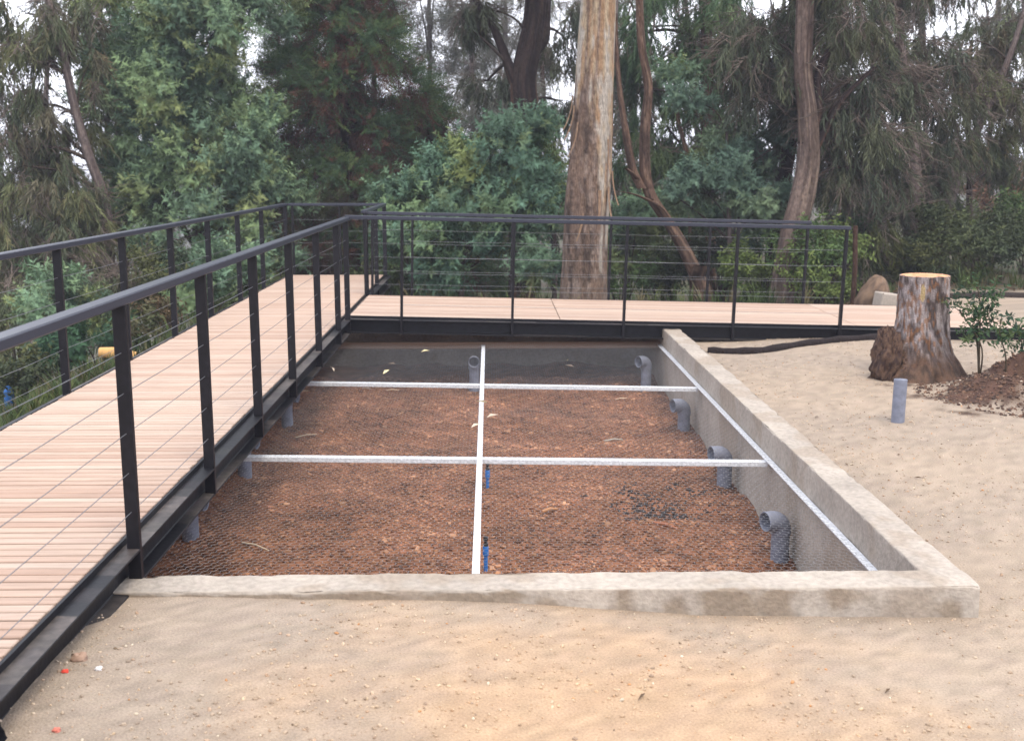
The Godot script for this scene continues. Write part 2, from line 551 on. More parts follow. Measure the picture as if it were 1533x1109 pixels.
func make_gravel() -> void:
	rng.seed = 501
	var stone := pebble_mesh(502)
	rng.seed = 503
	var xf := []
	var cols := PackedColorArray()
	var pal := [Color(0.44, 0.33, 0.22), Color(0.47, 0.36, 0.25), Color(0.52, 0.44, 0.34), Color(0.20, 0.145, 0.10), Color(0.40, 0.21, 0.10), Color(0.31, 0.23, 0.165), Color(0.25, 0.18, 0.13), Color(0.38, 0.28, 0.19)]
	while xf.size() < 70000:
		var z := -1.7 - pow(rng.randf(), 1.7) * 11.5
		var x := rng.randf_range(-1.45, 5.6)
		if x < 1.84 and z < -3.88 and z > -10.9:
			continue
		if nz.get_noise_2d(x * 1.3 + 90, z * 1.3) + rng.randf() * 1.1 < 0.25:
			continue
		var s := 0.0018 + 0.0070 * pow(rng.randf(), 5.0)
		xf.append(Transform3D(Basis(unit(), rng.randf() * TAU).scaled(Vector3.ONE * s), Vector3(x, gy(x, z) + s * 0.15, z)))
		var pc: Color = pal[rng.randi() % pal.size()] * rng.randf_range(0.8, 1.15)
		cols.append(pc.lerp(ground_col(x, z) * rng.randf_range(0.75, 1.3), 0.0 if rng.randf() < 0.15 else 0.7))
	var g := multi(stone, "gravel", xf, cols)
	tag(g, "fine pale and orange grit scattered over the sandy ground", "gravel", "", "stuff")
	# crumbs and clods in the heaped soil
	xf = []
	cols = PackedColorArray()
	var soil := [Color(0.080, 0.048, 0.036), Color(0.115, 0.066, 0.046), Color(0.058, 0.038, 0.031), Color(0.15, 0.088, 0.060)]
	while xf.size() < 11000:
		var a := rng.randf() * TAU
		var q := sqrt(rng.randf())
		var x := 4.42 + cos(a) * q * 1.28
		var z := -7.9 + sin(a) * q * 0.96
		if q > 0.8 and rng.randf() < 0.5:
			continue
		var s := 0.003 + 0.015 * pow(rng.randf(), 4.0)
		var c: Color = soil[rng.randi() % 4]
		if rng.randf() < 0.012:
			c = Color(0.5, 0.42, 0.34)
		xf.append(Transform3D(Basis(unit(), rng.randf() * TAU).scaled(Vector3.ONE * s), Vector3(x, gy(x, z) + s * 0.2, z)))
		cols.append(c * rng.randf_range(0.8, 1.2))
	g = multi(stone, "soil_clods", xf, cols)
	tag(g, "loose red-brown soil clods heaped beside the cut stump", "soil", "", "stuff")
	# leaf litter of the forest floor
	xf = []
	cols = PackedColorArray()
	var la := Acc.new()
	leaf(la, Vector3.ZERO, Vector3(0, 0.1, 1), Vector3.RIGHT, 0.12, 0.022, 0.3)
	var lm := la.mesh(M.leaf_euc)
	while xf.size() < 9000:
		var x := rng.randf_range(-9.0, 8.0)
		var z := rng.randf_range(-20.0, -4.0)
		if x > -3.1 and z > -12.6:
			continue
		if x > 4.4 and z > -14.6:
			continue
		xf.append(Transform3D(Basis(Vector3.UP, rng.randf() * TAU) * Basis(Vector3.RIGHT, gauss() * 0.3), Vector3(x, gy(x, z) + 0.012, z)))
		if xf.size() % 110 == 0:
			# a few blown out onto the sand
			var x2 := rng.randf_range(-1.2, 5.2)
			var z2 := rng.randf_range(-10.0, -2.0)
			if x2 > 1.9 or z2 > -3.8:
				xf.append(Transform3D((Basis(Vector3.UP, rng.randf() * TAU) * Basis(Vector3.RIGHT, gauss() * 0.15)).scaled(Vector3.ONE * rng.randf_range(0.2, 0.55)), Vector3(x2, gy(x2, z2) + 0.005, z2)))
				cols.append(Color(0.22, 0.14, 0.09) * rng.randf_range(0.6, 1.3))
		cols.append(Color(0.16, 0.10, 0.06).lerp(Color(0.09, 0.06, 0.04), rng.randf()) * rng.randf_range(0.7, 1.4))
	g = multi(lm, "leaf_litter", xf, cols)
	tag(g, "brown fallen leaves covering the forest floor behind the boardwalk", "leaf litter", "", "stuff")
	# a few bigger stones and bits that can be told apart
	var stones := [[118, 997, 0.021, Color(0.30, 0.20, 0.15), "brown rounded stone against the steel beam of the boardwalk", "stone"], [97, 1016, 0.009, Color(0.55, 0.06, 0.04), "bright red scrap lying beside the boardwalk beam", "scrap"], [84, 1101, 0.010, Color(0.5, 0.16, 0.12), "dull red scrap on the sand near the beam's foot", "scrap"], [148, 1012, 0.010, Color(0.6, 0.58, 0.58), "small white pebble on the sand near the brown stone", "pebble"]]
	for s in stones:
		var p := on_level(s[0], s[1], 0.105)
		p.y = gy(p.x, p.z) + s[2] * 0.35
		var acc := Acc.new()
		rng.seed = int(s[0])
		var P := PackedVector3Array()
		var C := PackedColorArray()
		for r in 9:
			var t := PI * (r + 0.02) / 8.04
			for k in 12:
				var a := TAU * k / 12.0
				var d := Vector3(sin(t) * cos(a), cos(t), sin(t) * sin(a))
				P.append(d * Vector3(1.15, 0.75, 0.9) * s[2] * (1.0 + 0.5 * n3(d + p, 1.3)))
				C.append(s[3])
		acc.grid(P, C, 9, 12, true)
		var o := put(acc.mesh(M.stone), s[5], null, p)
		tag(o, s[4], s[5])

# ---------------------------------------------------------------- concrete basin, bark bed, steel frame, pipes
# cast wall: a rounded rectangle swept along the longer side, with a rough skin
func wall_part(parent: Node3D, lo: Vector3, hi: Vector3, front := false) -> void:
	var acc := Acc.new()
	var s := hi - lo
	var along_x := s.x > s.z
	var ln := s.x if along_x else s.z
	var th := s.z if along_x else s.x
	var prof := []
	var e := 0.007
	for k in 10:
		prof.append(Vector2(-th * 0.5, lerpf(lo.y, hi.y - e, k / 9.0)) if k < 9 else Vector2(-th * 0.5, hi.y - e))
	for k in 4:
		var a := PI * 0.5 * (k + 1) / 4.0
		prof.append(Vector2(-th * 0.5 + e * (1.0 - cos(a)), hi.y - e + e * sin(a)))
	for k in 7:
		prof.append(Vector2(lerpf(-th * 0.5 + e, th * 0.5 - e, (k + 1) / 8.0), hi.y))
	for k in 4:
		var a := PI * 0.5 * k / 4.0
		prof.append(Vector2(th * 0.5 - e * (1.0 - sin(a)), hi.y - e + e * cos(a)))
	for k in 26:
		prof.append(Vector2(th * 0.5, lerpf(hi.y - e, lo.y, pow(k / 25.0, 1.8))))
	var np := prof.size()
	var n := int(ln / 0.025)
	var P := PackedVector3Array()
	var C := PackedColorArray()
	for r in n + 1:
		var u := ln * r / n
		for q in np:
			var w: Vector2 = prof[q]
			var p := Vector3(lo.x + u, w.y, (lo.z + hi.z) * 0.5 + w.x) if along_x else Vector3((lo.x + hi.x) * 0.5 - w.x, w.y, lo.z + u)
			var up := w.y > hi.y - 0.0005
			var nrm := Vector3.UP if up else (Vector3(0, 0, signf(w.x)) if along_x else Vector3(-signf(w.x), 0, 0))
			var corner := 1.0 if (w.y > hi.y - e * 1.2 and absf(w.x) > th * 0.5 - e * 1.2) else 0.0
			p += nrm * (0.005 * n3(p, 2.2) + 0.003 * n3(p, 9.0))
			if corner > 0.0:
				p += (Vector3(0, -1, 0) - (nrm if not up else Vector3.ZERO)) * 0.006 * maxf(0.0, n3(p, 6.0) + 0.4 * n3(p, 17.0))
			P.append(p)
			var k := n3(p, 1.6)
			var k2 := n3(p + Vector3(9, 0, 0), 6.0)
			var col := Color(0.375, 0.330, 0.285)
			col = col * (1.0 + 0.14 * k + 0.10 * k2 + 0.06 * n3(p, 23.0))
			var stain := sstep(0.1, 0.5, n3(p + Vector3(3, 7, 1), 1.3) + 0.45 * k2)
			col = col.lerp(Color(0.26, 0.205, 0.155), 0.55 * stain)
			if front and p.z > hi.z - 0.012 and p.y < hi.y - 0.015 - 0.02 * k2:
				# ragged soil splash on the outer face, lime bloom between
				col = col.lerp(Color(0.23, 0.175, 0.125), 0.7 * sstep(-0.25, 0.2, -k2 - 0.6 * k + 0.25 - 0.2 * p.x))
			C.append(col)
	acc.grid(P, C, n + 1, np, false, true)
	for r in [0, n]:
		for q in np - 2:
			if r == 0:
				acc.tri(P[r * np], P[r * np + q + 1], P[r * np + q + 2], C[r * np + q])
			else:
				acc.tri(P[r * np], P[r * np + q + 2], P[r * np + q + 1], C[r * np + q])
	put(acc.mesh(M.concrete), "wall", parent)

func make_basin() -> void:
	var t := thing("concrete_basin", Vector3.ZERO, "low grey concrete curb walls enclosing the sunken bark bed", "basin")
	wall_part(t, Vector3(-2.05, -0.75, PIT_F), Vector3(1.825, 0.13, -3.895), true)
	wall_part(t, Vector3(PIT_R, -0.75, -12.17), Vector3(1.823, 0.1315, -3.899))
	wall_part(t, Vector3(-2.05, -0.75, -12.17), Vector3(PIT_L, 0.09, PIT_F - 0.001))
	wall_part(t, Vector3(PIT_L + 0.001, -0.75, -12.17), Vector3(PIT_R - 0.001, 0.06, PIT_B))
	# bark bed
	var acc := Acc.new()
	var P := PackedVector3Array()
	var C := PackedColorArray()
	var nr := 130
	var nc := 70
	for r in nr:
		for q in nc:
			var x := lerpf(PIT_L, PIT_R, q / float(nc - 1))
			var z := lerpf(PIT_F, PIT_B, r / float(nr - 1))
			P.append(Vector3(x, bed_y(x, z), z))
			C.append(Color(0.16, 0.070, 0.037) * (1.0 + 0.5 * nz.get_noise_2d(x * 8, z * 8)))
	acc.grid(P, C, nr, nc, false, true)
	var bed := put(acc.mesh(M.chip), "bark_bed")
	tag(bed, "red-brown bark chips filling the concrete basin", "bark chips", "", "stuff")
	rng.seed = 611
	var ch := Acc.new()
	cbox(ch, Vector3(-0.46, -0.20, -0.30), Vector3(0.46, 0.20, 0.30), 0.14)
	var cm := ch.mesh(M.chip)
	var xf := []
	var cols := PackedColorArray()
	var pal := [Color(0.225, 0.104, 0.058), Color(0.18, 0.084, 0.048), Color(0.26, 0.130, 0.072), Color(0.125, 0.062, 0.042), Color(0.21, 0.094, 0.056), Color(0.29, 0.155, 0.09)]
	while xf.size() < 80000:
		var x := rng.randf_range(PIT_L + 0.01, PIT_R - 0.01)
		var z := rng.randf_range(NET_B - 0.5, PIT_F - 0.9)
		var s := 0.008 + 0.014 * pow(rng.randf(), 2.0) + 0.04 * pow(rng.randf(), 40.0)
		var b := Basis(Vector3.UP, rng.randf() * TAU) * Basis(Vector3.RIGHT, gauss() * 0.5) * Basis(Vector3.BACK, gauss() * 0.4)
		xf.append(Transform3D(b.scaled_local(Vector3(s, s * rng.randf_range(0.6, 1.2), s * rng.randf_range(0.6, 1.3))), Vector3(x, bed_y(x, z) + rng.randf_range(-0.001, 0.006), z)))
		var c: Color = pal[rng.randi() % pal.size()] * rng.randf_range(0.8, 1.2) * (1.0 + 0.45 * nz.get_noise_2d(x * 1.1 + 70, z * 1.1) + 0.3 * nz.get_noise_2d(x * 3.1, z * 3.1 + 50))
		# a patch of charred, wetter chips
		var d := Vector2((x - 1.05) / 0.45, (z + 6.85) / 0.42).length() + 0.6 * nz.get_noise_2d(x * 3, z * 3)
		if rng.randf() < 0.75 * sstep(0.9, 0.5, d):
			c = Color(0.035, 0.03, 0.03) * rng.randf_range(0.7, 1.5)
		cols.append(c)
	var chips := multi(cm, "bark_chips", xf, cols, bed)
	chips.set_meta("kind", "stuff")

func bed_y(x: float, z: float) -> float:
	return -0.46 + 0.035 * nz.get_noise_2d(x * 1.6 + 5, z * 1.6) + 0.010 * nz.get_noise_2d(x * 6.0, z * 6.0)

func angle_bar(acc: Acc, a: Vector3, b: Vector3, wide: float, deep: float, side: Vector3) -> void:
	# L section: a level leg on top, a hanging leg on the side towards +side
	var d := (b - a).normalized()
	var s := (side - d * side.dot(d)).normalized()
	var up := Vector3.UP
	var t := 0.005
	var prof := [[-wide * 0.5, 0.0], [wide * 0.5 - 0.002, 0.0], [wide * 0.5, -0.002], [wide * 0.5, -deep], [wide * 0.5 - t, -deep], [wide * 0.5 - t, -t], [-wide * 0.5, -t]]
	var n := prof.size()
	for k in n:
		var p: Array = prof[k]
		var q: Array = prof[(k + 1) % n]
		var pa: Vector3 = s * p[0] + up * p[1]
		var qa: Vector3 = s * q[0] + up * q[1]
		if s.cross(up).dot(d) < 0:
			acc.quad(a + pa, a + qa, b + qa, b + pa)
		else:
			acc.quad(a + pa, b + pa, b + qa, a + qa)

func make_frame() -> void:
	var t := thing("steel_frame", Vector3(0, -0.04, -7.4), "galvanised angle-iron grid with wire netting spanning the bark bed", "frame")
	var o := t.position
	for s in [[Vector3(PIT_L + 0.02, -0.038, -6.52), Vector3(PIT_R - 0.03, -0.044, -6.34)], [Vector3(PIT_L + 0.02, -0.036, -8.86), Vector3(PIT_R - 0.03, -0.046, -8.58)]]:
		var acc := Acc.new()
		angle_bar(acc, s[0] - o, s[1] - o, 0.055, 0.028, Vector3(0, 0, 1))
		put(acc.mesh(M.zinc), "cross_bar", t)
	var acc2 := Acc.new()
	angle_bar(acc2, Vector3(-0.07, -0.031, PIT_F - 0.01) - o, Vector3(-0.08, -0.034, NET_B + 0.03) - o, 0.034, 0.03, Vector3(-1, 0, 0))
	put(acc2.mesh(M.zinc), "long_bar", t)
	for sx in [[PIT_R - 0.0225, 1.0], [PIT_L + 0.0225, -1.0]]:
		var acc3 := Acc.new()
		angle_bar(acc3, Vector3(sx[0], -0.031, PIT_F - 0.01) - o, Vector3(sx[0], -0.034, NET_B + 0.03) - o, 0.04, 0.034, Vector3(sx[1], 0, 0))
		put(acc3.mesh(M.zinc), "edge_bar", t)
	var acc5 := Acc.new()
	cbox(acc5, Vector3(PIT_L + 0.005, -0.075, NET_B - 0.045) - o, Vector3(PIT_R - 0.005, -0.012, NET_B + 0.002) - o, 0.004, Color(0.17, 0.11, 0.075))
	put(acc5.mesh(M.plain_wood), "end_beam", t)
	# six-sided wire netting, twisted wires lying on the bars
	rng.seed = 640
	var net := Acc.new()
	var cw := 0.040
	var ch := 0.046
	var nx := int((PIT_R - PIT_L) / cw)
	var nzn := int((PIT_F - NET_B) / (ch * 0.75))
	var seg := func(a: Vector3, b: Vector3, r: float) -> void:
		var d := (b - a).normalized()
		var x := d.cross(Vector3.UP).normalized() * r
		var y := Vector3.UP * r
		net.quad(a - x, b - x, b + y, a + y)
		net.quad(a + y, b + y, b + x, a + x)
	for r in nzn:
		for q in nx:
			var x := PIT_L + 0.01 + cw * (q + (0.5 if r % 2 else 0.0))
			var z := NET_B + 0.01 + ch * 0.75 * r
			if x + cw > PIT_R or z + ch > PIT_F:
				continue
			var sag := func(p: Vector3) -> Vector3:
				return p + Vector3(0.003 * n3(p, 3.0), -0.024 + 0.012 * n3(p, 0.9), 0.003 * n3(p, 3.0 + 0.5)) - o
			var a: Vector3 = sag.call(Vector3(x, 0, z))
			var b: Vector3 = sag.call(Vector3(x, 0, z + ch * 0.5))
			var c: Vector3 = sag.call(Vector3(x + cw * 0.5, 0, z + ch * 0.75))
			var d: Vector3 = sag.call(Vector3(x - cw * 0.5, 0, z + ch * 0.75))
			seg.call(a, b, 0.0010)
			seg.call(b, c, 0.0006)
			seg.call(b, d, 0.0006)
	var w := put(net.mesh(M.wire), "wire_netting", t)
	w.set_meta("kind", "stuff")

func elbow_pipe(at: Vector3, height: float, r: float, face: float, label: String, group: String) -> void:
	var t := thing("elbow_pipe", at, label, "pipe", group)
	var pts := [Vector3(0, -0.12, 0)]
	var rr := r
	pts.append(Vector3(0, height - r * 2.3, 0))
	var acc := Acc.new()
	var rad := [rr, rr]
	tube(acc, pts, rad, 20, Color.WHITE, false)
	put(acc.mesh(M.pipe_grey), "riser", t)
	var dir := Vector3(-cos(face), 0, sin(face))
	var e := Acc.new()
	var ep := [Vector3(0, height - r * 2.7, 0), Vector3(0, height - r * 2.69, 0)]
	var er := [r * 1.02, r * 1.12]
	var bend := r * 1.15
	var cy := height - r * 1.1 - bend
	for k in 8:
		var a := PI * 0.5 * k / 7.0
		ep.append(Vector3(0, cy + bend * sin(a), 0) + dir * bend * (1.0 - cos(a)))
		er.append(r * 1.1)
	ep.append(ep[ep.size() - 1] + dir * r * 0.9)
	er.append(r * 1.12)
	ep.append(ep[ep.size() - 1] + dir * 0.004)
	er.append(r * 1.05)
	ep.append(ep[ep.size() - 1] - dir * 0.006)
	er.append(r * 0.95)
	ep.append(ep[ep.size() - 1] - dir * r * 1.2)
	er.append(r * 0.93)
	# hand-made rings so that the lip can turn back inside
	var P := PackedVector3Array()
	var C := PackedColorArray()
	var side := dir.cross(Vector3.UP)
	for k in ep.size():
		var ty := Vector3.UP
		if k >= 2 and k < 10:
			var a := PI * 0.5 * (k - 2) / 7.0
			ty = Vector3.UP * cos(a) + dir * sin(a)
		elif k >= 10:
			ty = dir
		var ux := side
		var uz := ux.cross(ty)
		for s in 20:
			var a2 := TAU * s / 20.0
			P.append(ep[k] + (ux * cos(a2) + uz * sin(a2)) * er[k])
			C.append(Color.WHITE)
	e.grid(P, C, ep.size(), 20, true)
	put(e.mesh(M.pipe_grey), "elbow", t)

func make_pipes() -> void:
	var g := "grey vent pipes in the bark bed"
	elbow_pipe(Vector3(1.585, -0.46, -5.80), 0.285, 0.050, 0.35, "grey plastic elbow pipe by the concrete wall, in the bay at the curb corner", g)
	elbow_pipe(Vector3(1.575, -0.46, -7.23), 0.285, 0.050, 0.25, "grey plastic elbow pipe rising behind one of the white cross bars", g)
	elbow_pipe(Vector3(1.565, -0.46, -8.78), 0.285, 0.050, 0.3, "grey plastic elbow pipe by the concrete wall, its mouth under a cross bar", g)
	elbow_pipe(Vector3(1.50, -0.46, -10.55), 0.34, 0.050, 0.6, "dim grey elbow pipe in the shaded corner below the boardwalk", g)
	elbow_pipe(Vector3(-0.17, -0.46, -10.60), 0.34, 0.050, 1.57, "dim grey elbow pipe at the shaded wall beside the long bar", g)
	var k := 0
	for p in [Vector3(-1.74, -0.46, -6.15), Vector3(-1.735, -0.46, -7.56), Vector3(-1.72, -0.46, -9.12)]:
		elbow_pipe(p, 0.30, 0.048, PI - 0.2, ["grey pipe under the boardwalk beam, in the bay next to the curb", "grey pipe under the boardwalk beam, beside the bay's stick", "grey pipe under the boardwalk beam, in the shaded end bay"][k], "grey pipes under the boardwalk edge")
		k += 1
	for b in [[Vector3(-0.030, -0.46, -7.15), 0.20, "slim blue riser tube with black cap beside the crossing of bars"], [Vector3(-0.035, -0.46, -5.66), 0.19, "blue valve with black collar beside the long bar at the curb"]]:
		var t := thing("blue_riser", b[0], b[2], "valve")
		var acc := Acc.new()
		tube(acc, [Vector3(0, -0.05, 0), Vector3(0, b[1] * 0.45, 0), Vector3(0, b[1] * 0.46, 0), Vector3(0, b[1] * 0.72, 0), Vector3(0, b[1] * 0.73, 0)], [0.011, 0.011, 0.016, 0.016, 0.009], 12)
		put(acc.mesh(M.blue_plastic), "tube", t)
		acc = Acc.new()
		tube(acc, [Vector3(0, b[1] * 0.73, 0), Vector3(0, b[1] * 0.8, 0), Vector3(0, b[1] * 0.81, 0), Vector3(0, b[1] * 0.9, 0), Vector3(0, b[1] * 0.91, 0), Vector3(0, b[1], 0)], [0.013, 0.013, 0.009, 0.009, 0.014, 0.012], 12)
		put(acc.mesh(M.black_plastic), "cap", t)
	# upright pipe standing in the sand before the stump
	var sp := on_level(1344, 634, 0.0)
	var gyv := gy(sp.x, sp.z)
	var t2 := thing("upright_pipe", Vector3(sp.x, gyv, sp.z), "short upright grey plastic pipe standing in sand before the stump", "pipe")
	var acc4 := Acc.new()
	tube(acc4, [Vector3(0, -0.1, 0), Vector3(0.004, 0.285, 0)], [0.043, 0.043], 24, Color.WHITE, false)
	put(acc4.mesh(M.pipe_grey), "tube", t2)
	acc4 = Acc.new()
	tube(acc4, [Vector3(0.004, 0.285, 0), Vector3(0.004, 0.2851, 0), Vector3(0.004, 0.2, 0)], [0.043, 0.039, 0.039], 24, Color.WHITE, false)
	put(acc4.mesh(M.pipe_grey), "rim", t2)

func make_litter() -> void:
	rng.seed = 700
	# scraps that lie on the netting
	var spots := [[630, 527, 0], [557, 583, 1], [592, 545, 1], [573, 560, 0], [850, 540, 0], [860, 549, 1], [500, 556, 1], [455, 586, 2], [588, 584, 2], [705, 640, 1], [730, 603, 0], [728, 625, 1], [930, 597, 2]]
	for s in spots:
		var p := on_level(s[0], s[1], -0.014)
		if s[2] == 2:
			var a := Acc.new()
			var d := Vector3(rng.randf_range(0.04, 0.07), 0.006, rng.randf_range(-0.03, 0.03))
			tube(a, [-d, Vector3(0, 0.006, 0), d], [0.003, 0.004, 0.002], 5, Color(0.45, 0.34, 0.24))
			tag(put(a.mesh(M.plain_wood), "twig", null, p), "pale broken twig lying on the wire netting", "twig", "twigs fallen on the netting")
		else:
			var a := Acc.new()
			var col := Color(0.62, 0.55, 0.34) if s[2] == 0 else Color(0.50, 0.42, 0.34)
			var d := unit(); d.y = 0.25
			leaf(a, Vector3.ZERO, d, Vector3(d.z, 0.3, -d.x), 0.085, 0.030, 0.35)
			for k in a.c.size():
				a.c[k] = col
			var lab := "curled yellowish dry leaf lying on the wire netting" if s[2] == 0 else "curled dull tan dry leaf lying on the wire netting"
			tag(put(a.mesh(M.plain_wood), "dry_leaf", null, p), lab, "leaf", "yellowish leaves on the netting" if s[2] == 0 else "tan leaves on the netting")
	# sticks in the bark
	var k := 0
	for s in [[362, 812, 402, 824, "long pale stick lying in the bark near the curb"], [442, 655, 474, 650, "pale stick lying in the bark beside the beam"], [812, 766, 834, 762, "thick orange-brown wood splinter lying in the bark"], [975, 782, 1015, 792, "reddish bark sliver beside the charred patch"], [905, 660, 932, 658, "thin grey stick lying in the bark of the middle bay"]]:
		var a := on_level(s[0], s[1], -0.435)
		var b := on_level(s[2], s[3], -0.435)
		var c := (a + b) * 0.5
		var acc := Acc.new()
		var col := [Color(0.48, 0.39, 0.29), Color(0.40, 0.31, 0.22), Color(0.42, 0.21, 0.10), Color(0.28, 0.11, 0.06), Color(0.36, 0.33, 0.28)][k] as Color
		var r: float = [0.005, 0.005, 0.011, 0.010, 0.006][k]
		tube(acc, [a - c, Vector3(0.004, 0.012, 0.006), b - c], [r, r * 1.1, r * 0.7], 6, col)
		tag(put(acc.mesh(M.plain_wood), "stick", null, c), s[4], "stick")
		k += 1

# ---------------------------------------------------------------- boardwalk
func plank_mesh(len: float, wide: float, thick: float, m: Material) -> ArrayMesh:
	var acc := Acc.new()
	cbox(acc, Vector3(-len * 0.5, -thick, -wide * 0.5), Vector3(len * 0.5, 0, wide * 0.5), 0.003)
	return acc.mesh(m)

# channel beam along local -Z from z0 to z1; its open side looks to +X
func beam_mesh(len: float, dust_light: float) -> ArrayMesh:
	var acc := Acc.new()
	var prof := [[-0.012, 0.0], [0.0, 0.0], [0.0, -0.024], [0.068, -0.026], [0.070, -0.028], [0.070, -0.034], [0.012, -0.036], [0.008, -0.040], [0.008, -0.144], [0.012, -0.148], [0.064, -0.152], [0.066, -0.154], [0.066, -0.160], [-0.012, -0.160]]
	var n := prof.size()
	var steps := int(len / 0.12)
	for k in n:
		var a: Array = prof[k]
		var b: Array = prof[(k + 1) % n]
		for s in steps:
			var za := -len * s / steps
			var zb := -len * (s + 1) / steps
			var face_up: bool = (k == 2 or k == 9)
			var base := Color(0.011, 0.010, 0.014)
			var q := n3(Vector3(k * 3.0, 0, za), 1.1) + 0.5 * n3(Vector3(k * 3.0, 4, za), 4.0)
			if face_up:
				# dusty patches on upturned flanges, with the light they catch put into the colour
				base = base.lerp(Color(0.135, 0.115, 0.105), dust_light * clampf(0.30 + 0.9 * q, 0.0, 0.95))
			acc.quad(Vector3(a[0], a[1], za), Vector3(a[0], a[1], zb), Vector3(b[0], b[1], zb), Vector3(b[0], b[1], za), base)
	for e in [0.0, -len]:
		for r in [[-0.012, 0.0, 0.0, -0.160], [0.0, -0.024, 0.070, -0.034], [0.0, -0.150, 0.066, -0.160]]:
			acc.quad(Vector3(r[0], r[1], e), Vector3(r[2], r[1], e), Vector3(r[2], r[3], e), Vector3(r[0], r[3], e), Color(0.011, 0.010, 0.014))
	return acc.mesh(M.dusty_lit_paint)

# railing: local X runs along it, y = 0 is the rim level; +Z is the side that faces out
func railing(at: Vector3, turn: float, tilt: float, posts: Array, x0: float, x1: float, label: String, group: String, down := -0.155, ends := false, high := 0.905) -> Node3D:
	var t := thing("railing", at, label, "railing", group)
	t.basis = Basis(Vector3.BACK, tilt) * Basis(Vector3.UP, turn)
	var pa := Acc.new()
	cbox(pa, Vector3(-0.0125, down, -0.025), Vector3(0.0125, high, 0.025), 0.002)
	var pm := pa.mesh(M.black_paint)
	for p in posts:
		put(pm, "post", t, Vector3(p, 0, 0))
	var ra := Acc.new()
	cbox(ra, Vector3(x0, high, -0.032), Vector3(x1, high + 0.036, 0.030), 0.005)
	put(ra.mesh(M.rail_paint), "top_rail", t)
	for k in 5:
		var ca := Acc.new()
		var y := 0.12 + 0.152 * k
		var pts := []
		var n := posts.size()
		var rad := []
		for j in n:
			pts.append(Vector3(posts[j], y, 0.002 * (j % 2)))
			rad.append(0.0026)
			if j < n - 1:
				pts.append(Vector3((posts[j] + posts[j + 1]) * 0.5, y - 0.004, 0))
				rad.append(0.0026)
		for j in rad.size():
			rad[j] = 0.0016
		tube(ca, pts, rad, 5, Color.WHITE, false)
		put(ca.mesh(M.cable), "cable", t)
		if ends:
			for e in [posts[0], posts[n - 1]]:
				var ea := Acc.new()
				var s := 1.0 if e == posts[n - 1] else -1.0
				tube(ea, [Vector3(e, y, 0.0), Vector3(e + s * 0.022, y, 0.0), Vector3(e + s * 0.023, y, 0), Vector3(e + s * 0.032, y, 0)], [0.007, 0.007, 0.004, 0.004], 8)
				put(ea.mesh(M.cable), "cable_end", t)
	return t

